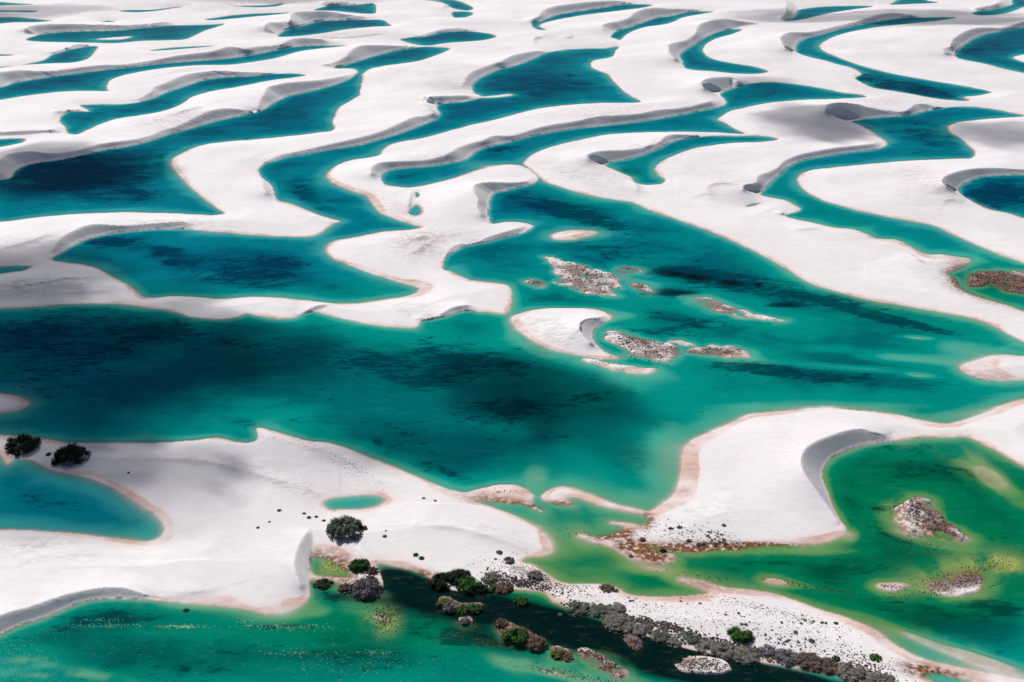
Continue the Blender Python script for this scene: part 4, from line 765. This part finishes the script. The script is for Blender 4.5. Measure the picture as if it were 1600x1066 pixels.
BUSHES = [
    (36, 691, 50, 'dark', 'leftmost of two dark round bushes on the sandy spit at the left edge', dict(hk=1.1)),
    (112, 707, 56, 'dark', 'wide dark bush right of the other dark bush on the left sand spit', dict(hk=1.05)),
    (76, 709, 9, 'dark', 'tiny dark shrub between the two dark bushes on the left spit', {}),
    (540, 821, 58, 'greygreen', 'large round grey-green bush with bare pale middle, on white sand below the small pond', dict(hollow=True, hk=1.0)),
    (521, 836, 11, 'greygreen', 'small tuft at the lower left foot of the large grey-green bush', {}),
    (562, 881, 32, 'bright', 'bright green bush at the water edge below the large grey-green bush', dict(hk=1.2)),
    (582, 890, 20, 'brown', 'brown twiggy bush touching the right side of the bright green bush by the inlet', {}),
    (572, 916, 50, 'mauve', 'large mauve-grey bush at the tip of the small point beside the dark inlet', dict(hk=1.0)),
    (541, 917, 26, 'brown', 'dark brown bush left of the large mauve-grey bush', {}),
    (589, 931, 15, 'olive', 'small round olive shrub at the lower right of the mauve-grey bush', {}),
    (547, 924, 12, 'olive', 'small olive-brown shrub at the lower left of the mauve-grey bush', {}),
    (578, 906, 26, 'greygreen', 'grey-green bush behind the mauve-grey bush on the small point', {}),
    (505, 910, 30, 'dark', 'low dark bush at the water edge right of the steep sand face', dict(hk=.6)),
    (688, 906, 38, 'dark', 'dark green bush at the left end of the bush row on the long bank', dict(hk=1.1)),
    (716, 898, 38, 'dark', 'dark bush behind the bright green one in the row on the long bank', {}),
    (733, 911, 40, 'bright', 'bright green bush in the middle of the bush row on the long bank', dict(hk=1.05)),
    (697, 899, 22, 'bright', 'small green bush on top of the leftmost dark bush of the row', {}),
    (765, 917, 20, 'bright', 'small bright green shrub at the right end of the bush row', {}),
    (751, 919, 24, 'dark', 'dark green shrub between the two bright green ones in the bush row', {}),
    (765, 900, 28, 'grey', 'grey twiggy bush behind the right end of the green bush row', dict(hk=.7)),
    (785, 915, 34, 'brown', 'brown twiggy bush right of the green bush row', dict(hk=.7)),
    (694, 939, 22, 'olive', 'yellowish brown bush at the left end of the islet in the dark inlet', dict(hk=.7)),
    (702, 949, 22, 'mauve', 'blue-grey bush at the lower left of the islet in the dark inlet', {}),
    (722, 950, 22, 'bright', 'left of two green bushes on the islet in the dark inlet', dict(hk=.9)),
    (741, 949, 22, 'bright', 'right of two green bushes on the islet in the dark inlet', dict(hk=.9)),
    (727, 970, 19, 'mauve', 'round pale grey bush alone on the tiny islet below the two green bushes', {}),
    (745, 980, 12, 'olive', 'small olive shrub in the dark water right of the round pale grey bush', {}),
    (814, 938, 24, 'bright', 'round green bush alone in the dark water under the long bank', {}),
    (875, 960, 13, 'grey', 'small grey shrub standing in the black water under the bank', {}),
    (783, 973, 22, 'brown', 'dark brown bush at the upper left of the islet with the bright green bush', {}),
    (806, 993, 44, 'bright', 'large bright green bush on the islet at the lower middle', dict(hk=1.1)),
    (794, 1002, 18, 'greygreen', 'pale grey-green shrub in front of the large bright green bush', {}),
    (837, 1001, 34, 'brown', 'grey-brown bush right of the large bright green bush', dict(hk=.7)),
    (872, 1020, 24, 'olive', 'olive green bush on the small dark islet', dict(hk=.8)),
    (886, 1026, 20, 'brown', 'dark brown bush right of the olive green bush', dict(hk=.7)),
    (836, 897, 27, 'grey', 'round dark grey bush on the long bank near its upper shore', dict(hk=.8)),
    (948, 917, 24, 'brown', 'low dark brown bush on the upper shore of the long bank', dict(hk=.6)),
    (962, 922, 16, 'brown', 'small brown shrub right of the low dark brown bush on the upper shore', dict(hk=.6)),
    (904, 946, 36, 'greygreen', 'grey-green bush on the lower edge of the long bank, first of the thick row', {}),
    (937, 950, 32, 'greygreen', 'darker grey-green bush second in the thick row along the black water', dict(hk=1.1)),
    (963, 948, 30, 'grey', 'grey bush at the top of the thick row along the black water', dict(hk=1.1)),
    (966, 968, 42, 'grey', 'wide pale grey thicket in the middle of the thick row', dict(hk=.9)),
    (991, 978, 36, 'grey', 'pale grey bush right of the wide grey thicket', dict(hk=.9)),
    (1008, 979, 22, 'greygreen', 'green-tinged bush at the right part of the thick row', dict(hk=1.1)),
    (1032, 989, 30, 'greygreen', 'grey-green bush between the thick row and the round dark green bush', dict(hk=.8)),
    (1053, 999, 24, 'grey', 'small grey bush left below the round dark green bush', dict(hk=.7)),
    (1078, 993, 28, 'greygreen', 'round dark green bush on the long bank above the black water', dict(hk=1.1)),
    (1158, 988, 38, 'bright', 'round green bush with brown rim alone on the white bank', dict(hk=.9)),
    (1105, 1006, 34, 'grey', 'grey bush right below the round dark green bush', dict(hk=.8)),
    (1134, 1012, 36, 'grey', 'grey twiggy bush below the lone round green bush', dict(hk=.8)),
    (1166, 1019, 38, 'grey', 'wide grey thicket right below the lone round green bush', dict(hk=.8)),
    (1200, 1013, 26, 'mauve', 'mauve-grey bush on the bank right of the wide grey thicket', dict(hk=.9)),
    (1228, 1021, 36, 'mauve', 'mauve bush further right on the bank edge', dict(hk=.8)),
    (1262, 1028, 38, 'brown', 'reddish brown bush on the bank edge left of a small green shrub', dict(hk=.8)),
    (1290, 1036, 36, 'brown', 'brown bush just below the small green shrub on the bank edge', dict(hk=.7)),
    (1306, 1027, 13, 'bright', 'small green shrub among brown bushes on the bank edge', {}),
    (1330, 1045, 42, 'grey', 'grey thicket near the bottom of the long bank', dict(hk=.7)),
    (1368, 1025, 20, 'bright', 'flat green shrub on the white sand near the bottom right of the bank', dict(hk=.6)),
    (1375, 1058, 44, 'grey', 'wide grey thicket at the bottom end of the long bank', dict(hk=.7)),
    (1306, 973, 12, 'olive', 'small olive shrub on the dark line of scrub along the bank crest', {}),
    (1268, 1000, 15, 'grey', 'dark grey-brown shrub in the middle of the speckled bank', {}),
    (1243, 987, 12, 'grey', 'small grey shrub upper left of the grey-brown one on the speckled bank', {}),
    (1004, 842, 16, 'mauve', 'dark mauve shrub left on the scrubby sand point of the big white dune', {}),
    (1048, 825, 13, 'grey', 'grey shrub at the upper part of the scrubby sand point', {}),
    (1076, 844, 13, 'mauve', 'mauve shrub in the centre of the scrubby sand point', {}),
    (1092, 850, 14, 'mauve', 'mauve shrub on the lower edge of the scrubby sand point', {}),
    (1117, 851, 12, 'mauve', 'rightmost mauve shrub on the lower edge of the scrubby point', {}),
    (1131, 820, 11, 'grey', 'grey shrub highest up the scrubby point toward the white dune', {}),
    (1062, 823, 14, 'grey', 'elongated grey shrub near the top of the scrubby sand point', {}),
    (986, 868, 12, 'grey', 'grey shrub on the lower finger of the scrubby point', {}),
    (1036, 860, 12, 'dark', 'dark shrub in the rusty hollow of the scrubby point', {}),
    (650, 866, 9, 'bright', 'left half of the small pair of green shrubs alone on the white sand', {}),
    (659, 871, 9, 'bright', 'right half of the small pair of green shrubs alone on the white sand', {}),
    (436, 797, 11, 'greygreen', 'small flat grey-green shrub on the sand left of the ridge top', {}),
    (475, 802, 10, 'olive', 'olive shrub at the top of the ridge left of the grey-green bush', {}),
    (483, 808, 12, 'olive', 'larger olive shrub at the ridge top just above the steep face', {}),
    (494, 807, 10, 'greygreen', 'small shrub between the ridge top and the large grey-green bush', {}),
    (506, 813, 10, 'greygreen', 'small dark shrub touching the left side of the large grey-green bush', {}),
    (403, 824, 9, 'greygreen', 'leftmost small shrub on the sand slope left of the steep face', {}),
    (421, 815, 7, 'greygreen', 'tiny shrub right of the leftmost one on the sand slope', {}),
    (603, 829, 6, 'greygreen', 'tiny shrub upper of two right of the large grey-green bush', {}),
    (601, 837, 11, 'greygreen', 'small shrub lower of two right of the large grey-green bush', {}),
    (662, 778, 9, 'grey', 'small grey shrub right of the small oval pond', {}),
    (680, 782, 8, 'grey', 'tiny grey shrub second to the right of the small oval pond', {}),
    (780, 862, 16, 'grey', 'grey shrub at the upper left start of the long scrubby bank', {}),
    (795, 874, 17, 'grey', 'larger grey shrub at the upper start of the long scrubby bank', {}),
    (774, 873, 8, 'grey', 'tiny grey shrub left of the larger grey one at the start of the bank', {}),
    (201, 738, 7, 'brown', 'tiny dry shrub on the shaded sand above the left lagoon', {}),
    (291, 953, 12, 'dark', 'small dark water plant clump near the shore of the bottom lagoon', dict(hk=.5)),
]
for u, v, w, k, lab, kw in BUSHES:
    if w < 17 and k in ('grey', 'greygreen', 'mauve', 'brown', 'olive'): w *= .66
    if v > 940 and u > 890 and k in ('grey', 'greygreen', 'mauve', 'brown') and w > 20: w *= 1.12; kw = dict(kw, hk=.5)
    shrub(u, v, w, k, lab, **kw)

# low scrub tufts: small single meshes, copied
def tuft_mesh(seed, kind):
    r = random.Random(seed); vs = []; fs = []
    for i in range(70):
        a = r.uniform(0, 6.283); q = r.uniform(0, .8); p = Vector((math.cos(a)*q, math.sin(a)*q, r.uniform(0, .5)*(1-q*.6)))
        d = Vector((math.cos(a)*q + r.uniform(-.4, .4), math.sin(a)*q + r.uniform(-.4, .4), r.uniform(.2, .8))).normalized()
        t = d.orthogonal().normalized() * r.uniform(.06, .15); L = d * r.uniform(.18, .4); o = len(vs)
        vs += [p - t, p + t, p + L + t*.5, p + L - t*.5]; fs.append((o, o+1, o+2, o+3))
    bm = bmesh.new(); bmesh.ops.create_icosphere(bm, subdivisions=1, radius=.62)
    o = len(vs); vs += [Vector((q.co.x*r.uniform(.7, 1.2), q.co.y*r.uniform(.7, 1.2), max(-.05, q.co.z*.5))) for q in bm.verts]
    bm.verts.index_update(); fs += [tuple(o + q.index for q in f.verts) for f in bm.faces]; bm.free()
    me = bpy.data.meshes.new('scrub_tuft'); me.from_pydata([tuple(q) for q in vs], [], fs); me.materials.append(LEAF[kind]); return me
TM = {k: [tuft_mesh(s, k) for s in range(3)] for k in ('grey', 'brown', 'mauve', 'dark')}
def dry(x, y): return height_at(x, y)
AREAS = [
    # centre, half size, turn, count, size px, kinds, label, group
    (1150, 968, 190, 34, 11, 95, (3, 6.5), ('grey', 'grey', 'brown'), 'one of many small grey-brown scrub tufts dotting the long white bank', 'scrub tufts on the long white bank'),
    (850, 912, 70, 22, 12, 34, (3, 7), ('grey', 'brown'), 'one of the small tufts at the narrow upper end of the long bank', 'scrub tufts at the upper end of the bank'),
    (1068, 836, 75, 17, 6, 34, (3, 7), ('grey', 'mauve'), 'one of the small tufts on the scrubby sand point of the big white dune', 'scrub tufts on the sand point'),
    (912, 434, 50, 22, 15, 34, (2.2, 4.5), ('mauve', 'dark', 'brown'), 'one of the dark tufts on the largest rocky-looking islet of the main lagoon', 'scrub tufts on the large islet'),
    (1003, 541, 56, 15, 15, 28, (2.2, 4.5), ('brown', 'dark', 'brown'), 'one of the brown tufts on the long islet right of the white crescent', 'scrub tufts on the long islet'),
    (1120, 549, 48, 6, 2, 12, (2, 3.5), ('brown', 'dark'), 'one of the brown tufts on the narrow islet at the end of the long islet', 'scrub tufts on the narrow islet'),
    (1450, 812, 50, 22, 30, 24, (3, 6), ('brown', 'mauve'), 'one of the brown tufts on the islet in the green lagoon', 'scrub tufts on the green lagoon islet'),
]
rr_ = random.Random(5)
MARKS = [(1158, 988, 'beside the lone round green bush'), (1078, 993, 'near the round dark green bush'), (970, 960, 'behind the thick bush row'), (1268, 1000, 'near the dark grey-brown shrub'), (1306, 972, 'along the crest line of the bank'), (1340, 1035, 'at the lower right end of the bank'), (1230, 960, 'on the upper slope of the bank'), (1020, 945, 'on the narrow left part of the bank'),
         (836, 897, 'around the round dark grey bush'), (795, 874, 'at the upper start of the bank'), (890, 935, 'at the neck of the bank'), (1048, 825, 'high on the scrubby sand point'), (1004, 842, 'low left on the scrubby sand point'), (1110, 848, 'at the right end of the scrubby sand point'),
         (880, 415, 'on the thin upper tip of the largest islet'), (905, 440, 'on the white middle of the largest islet'), (950, 450, 'on the right end of the largest islet'), (965, 525, 'on the left end of the long islet by the crescent'), (1010, 540, 'on the middle of the long islet by the crescent'), (1050, 555, 'on the right end of the long islet by the crescent'), (1120, 549, 'on the narrow islet beyond the long islet'),
         (1420, 800, 'on the left side of the green lagoon islet'), (1460, 815, 'on the middle of the green lagoon islet'), (1495, 835, 'on the pointed right end of the green lagoon islet')]
TONE = {'grey': 'grey', 'brown': 'reddish brown', 'mauve': 'mauve-grey', 'dark': 'dark'}
def tuft(x, y, z, size, kind, label, group):
    pu, pv_ = project(x, y, z); m_ = min(MARKS, key=lambda q: (q[0] - pu)**2 + 4 * (q[1] - pv_)**2)
    label = 'small %s scrub tuft %s' % (TONE[kind], m_[2]); group = TONE[kind] + ' scrub tufts ' + m_[2]
    o = bpy.data.objects.new('scrub_tuft', TM[kind][rr_.randrange(3)]); C.objects.link(o)
    o.location = (x, y, z - .03); o.scale = (size, size, size * .85); o.rotation_euler = (0, 0, rr_.uniform(0, 6.28))
    o['label'] = label; o['category'] = 'scrub tuft'; o['group'] = group
for u0, v0, ru, rv, an, cnt, (s0, s1), kinds, lab, grp in AREAS:
    k = 0; tries = 0; cen = [(rr_.uniform(-.85, .85), rr_.uniform(-.7, .7)) for _ in range(max(3, cnt // 6))]
    while k < cnt and tries < cnt * 30:
        tries += 1
        c_ = rr_.choice(cen); a = c_[0] + rr_.gauss(0, .09); b_ = c_[1] + rr_.gauss(0, .2)
        if a*a + b_*b_ > 1: continue
        u = u0 + a*ru*math.cos(R(an)) - b_*rv*math.sin(R(an)); v = v0 + a*ru*math.sin(R(an)) + b_*rv*math.cos(R(an))
        x, y, z = place(u, v)
        if z < .04: continue
        tuft(x, y, z, (s0 + (s1 - s0) * rr_.random() ** 2.2) * scale_at(u, v) * .56, rr_.choice(kinds), lab, grp); k += 1

# ground cover nobody could count: fine dead scrub, and plants in the water
def scatter(name, areas, mat_, label, water_only, seed, flat=False):
    r = random.Random(seed); vs = []; fs = []
    for u0, v0, ru, rv, an, cnt, (s0, s1) in areas:
        for _ in range(cnt):
            a = r.gauss(0, .5); b_ = r.gauss(0, .5)
            u = u0 + a*ru*math.cos(R(an)) - b_*rv*math.sin(R(an)); v = v0 + a*ru*math.sin(R(an)) + b_*rv*math.cos(R(an))
            if v > 1120: continue
            x, y = ground(u, v); x = float(x); y = float(y); h = height_at(x, y)
            if water_only and h > -.02: continue
            if not water_only and h < .02: continue
            s = r.uniform(s0, s1) * scale_at(u, v) * .5; z0 = .012 if water_only else h
            for q in range(3 if not flat else 1):
                o = len(vs); cx = x + r.uniform(-s, s) * .5; cy = y + r.uniform(-s, s) * .5
                m_ = 6; hgt = s * r.uniform(.35, .8) if not flat else .02
                ph_ = r.uniform(0, 6.28); w = s * (.7 if not flat else 1)
                for t in range(m_):
                    k = r.uniform(.6, 1.15); vs.append((cx + w*k*math.cos(t*6.283/m_+ph_), cy + w*k*math.sin(t*6.283/m_+ph_), z0))
                vs.append((cx + r.uniform(-w, w)*.3, cy + r.uniform(-w, w)*.3, z0 + hgt))
                for t in range(m_): fs.append((o+t, o+(t+1) % m_, o+m_))
    me = bpy.data.meshes.new(name); me.from_pydata(vs, [], fs); me.materials.append(mat_)
    o = bpy.data.objects.new(name, me); C.objects.link(o); o['kind'] = 'stuff'; o['label'] = label; o['category'] = 'ground cover'
    return o
BR = [(1190, 955, 160, 14, 12, 260, (.7, 2.2)), (1080, 965, 90, 22, 14, 160, (.7, 2.2)), (1250, 990, 90, 18, 14, 160, (.7, 2.4)), (1000, 948, 40, 10, 14, 60, (.7, 2.2)), (850, 908, 90, 24, 12, 600, (1, 3)), (1250, 1015, 160, 20, 14, 500, (1.2, 3.2)), (1220, 960, 120, 8, 14, 160, (1, 3)), (1360, 1045, 60, 16, 25, 260, (2, 4)), (560, 905, 50, 20, 0, 90, (1.5, 4)), (1070, 838, 90, 20, 6, 320, (1, 3)), (545, 732, 50, 12, 28, 90, (.8, 2)), (545, 725, 40, 6, 28, 60, (.8, 2)), (430, 688, 60, 6, 8, 40, (1, 2)),
      (912, 434, 60, 24, 15, 420, (1.5, 3.6)), (1003, 541, 62, 16, 15, 420, (1.5, 3.6)), (1120, 549, 50, 7, 2, 130, (1.5, 3)), (980, 422, 22, 5, 3, 60, (1.5, 3)), (838, 442, 14, 4, 5, 30, (1.5, 3)), (1000, 450, 18, 6, 25, 40, (1.5, 3)), (1112, 478, 40, 9, 18, 80, (1, 2.6)),
      (1450, 810, 56, 22, 30, 360, (1.5, 4)), (1500, 903, 80, 20, -14, 320, (1.5, 4)), (1388, 916, 24, 5, 5, 60, (1.5, 3.5)), (940, 1036, 50, 16, 30, 420, (2, 4)), (1095, 1040, 50, 13, 5, 360, (2, 4)), (990, 1006, 18, 9, 0, 90, (2, 4)), (835, 1000, 36, 14, 25, 120, (2, 4)), (1560, 443, 60, 18, 12, 460, (2, 4.5)), (785, 770, 36, 8, 0, 40, (1, 3)), (965, 572, 60, 6, 12, 40, (1, 3))]
scatter('dead_scrub', BR, LEAF['brown'], 'fine brown and grey dead scrub speckled over the sandbank and islets', False, 3)
THK = [(905 + 26*k, 950 + 6.1*k + (6 if k > 6 else 0) - (6 if k > 12 else 0), 22, 8, 14, 75, (1.6, 6.5)) for k in range(19)] + [(790, 905, 30, 8, 15, 90, (1.5, 6)), (840, 917, 40, 6, 8, 100, (1.5, 5)), (552, 925, 26, 7, 5, 60, (1.5, 5)), (718, 940, 30, 7, 5, 60, (1.5, 4))]
scatter('low_thicket', THK, LEAF['brown'], 'low brown tangled thicket along the dark lower edge of the bank', False, 31)
scatter('grey_thicket', THK, LEAF['grey'], 'low grey twiggy thicket along the dark lower edge of the bank', False, 32)
scatter('dry_herbs', [(u, v, a, b_, c_, int(n * .8), s) for u, v, a, b_, c_, n, s in BR[:5] + BR[10:12] + BR[20:22]], LEAF['grey'], 'pale grey dry herbs between the scrub on bank and islets', False, 4)
DARKW = [(395, 665, 40, 9, 20, 40, (1, 3)), (360, 655, 30, 10, 30, 26, (1, 3)), (912, 455, 50, 8, 15, 60, (2, 4)), (1005, 562, 50, 6, 12, 60, (2, 4)), (870, 405, 26, 4, 25, 20, (2, 4)), (950, 520, 10, 10, 0, 20, (2, 4)), (1245, 568, 50, 6, -3, 90, (1, 2.4)), (1330, 565, 70, 3, 3, 70, (1, 2.4)), (1150, 588, 40, 5, 10, 40, (1.5, 3)), (1430, 608, 30, 5, 20, 10, (2, 4)), (830, 565, 30, 5, 5, 14, (1.5, 4)),
         (1400, 790, 14, 16, 0, 60, (1.5, 4)), (1430, 850, 50, 12, 8, 130, (1.5, 3.5)), (1370, 795, 24, 6, 0, 40, (1.5, 4)), (1480, 925, 100, 9, -6, 160, (1.5, 4)), (1500, 890, 120, 14, -16, 200, (1.5, 3.5)), (1275, 918, 100, 5, 10, 150, (1.5, 3.5)), (945, 838, 60, 8, 5, 60, (1.5, 4)), (1095, 900, 70, 5, 8, 50, (1.5, 4)), (600, 968, 34, 26, 0, 260, (1.2, 3)), (775, 993, 60, 12, 10, 80, (1.5, 3.5)), (1180, 1050, 120, 8, 10, 90, (2, 4)), (930, 1062, 70, 5, 8, 50, (2, 4)), (500, 845, 1, 1, 0, 1, (1, 2)), (200, 820, 40, 8, 0, 20, (1, 2.5)), (160, 500, 60, 10, 0, 1, (1, 2)), (1430, 800, 50, 26, 20, 90, (1.5, 3))]
DARKW = [(a, b_, c_, d, e, n, (q[0] * .6, q[1] * .7)) for a, b_, c_, d, e, n, q in DARKW]
scatter('dark_reeds', DARKW, LEAF['dark'], 'dark reeds and weed heads at the water surface around the islets', True, 8)
scatter('yellow_reeds', [(602, 965, 26, 24, 0, 380, (1.2, 3)), (1510, 892, 80, 15, -16, 140, (1.2, 3)), (1562, 885, 36, 12, 0, 130, (1.0, 2.4)), (770, 1006, 60, 9, 8, 300, (1, 2.6)), (712, 993, 30, 8, -8, 120, (1, 2.6)), (880, 1052, 70, 8, 12, 160, (1.2, 3)), (1275, 918, 90, 4, 10, 90, (1.2, 3)), (1440, 860, 60, 12, 5, 90, (1.2, 3)), (520, 888, 26, 12, 20, 60, (1.2, 3)), (960, 848, 40, 8, 20, 40, (1.5, 3))], LEAF['olive'], 'yellow-olive reeds growing through the shallow water', True, 12)
LILY, nt, b = mat('floating_leaf')
nt.links.new(mix(nt, noise(nt, .8, 2), (.16, .36, .16), (.42, .52, .26)), b.inputs['Base Color']); b.inputs['Roughness'].default_value = .6
scatter('floating_leaves', [(290, 980, 10, 2, 0, 60, (.8, 1.7)), (285, 979, 40, 3, 0, 130, (.8, 1.8)), (175, 978, 60, 4, 0, 120, (.8, 1.6)), (160, 968, 50, 3, 0, 50, (.8, 1.6)), (450, 980, 70, 5, 0, 160, (.8, 1.8)), (380, 1010, 220, 40, 0, 220, (.5, 1.1)), (120, 1010, 160, 30, 0, 80, (.5, 1.0)), (460, 1020, 60, 4, 0, 70, (.8, 1.8)), (580, 1020, 50, 5, 0, 60, (.8, 1.6)), (600, 1040, 200, 25, 0, 220, (.5, 1.2)), (550, 1040, 120, 20, 0, 120, (.7, 1.6)), (385, 972, 14, 8, 0, 40, (.8, 1.8))], LILY, 'yellow-green floating leaves speckled over the bottom lagoon', True, 21, flat=True)
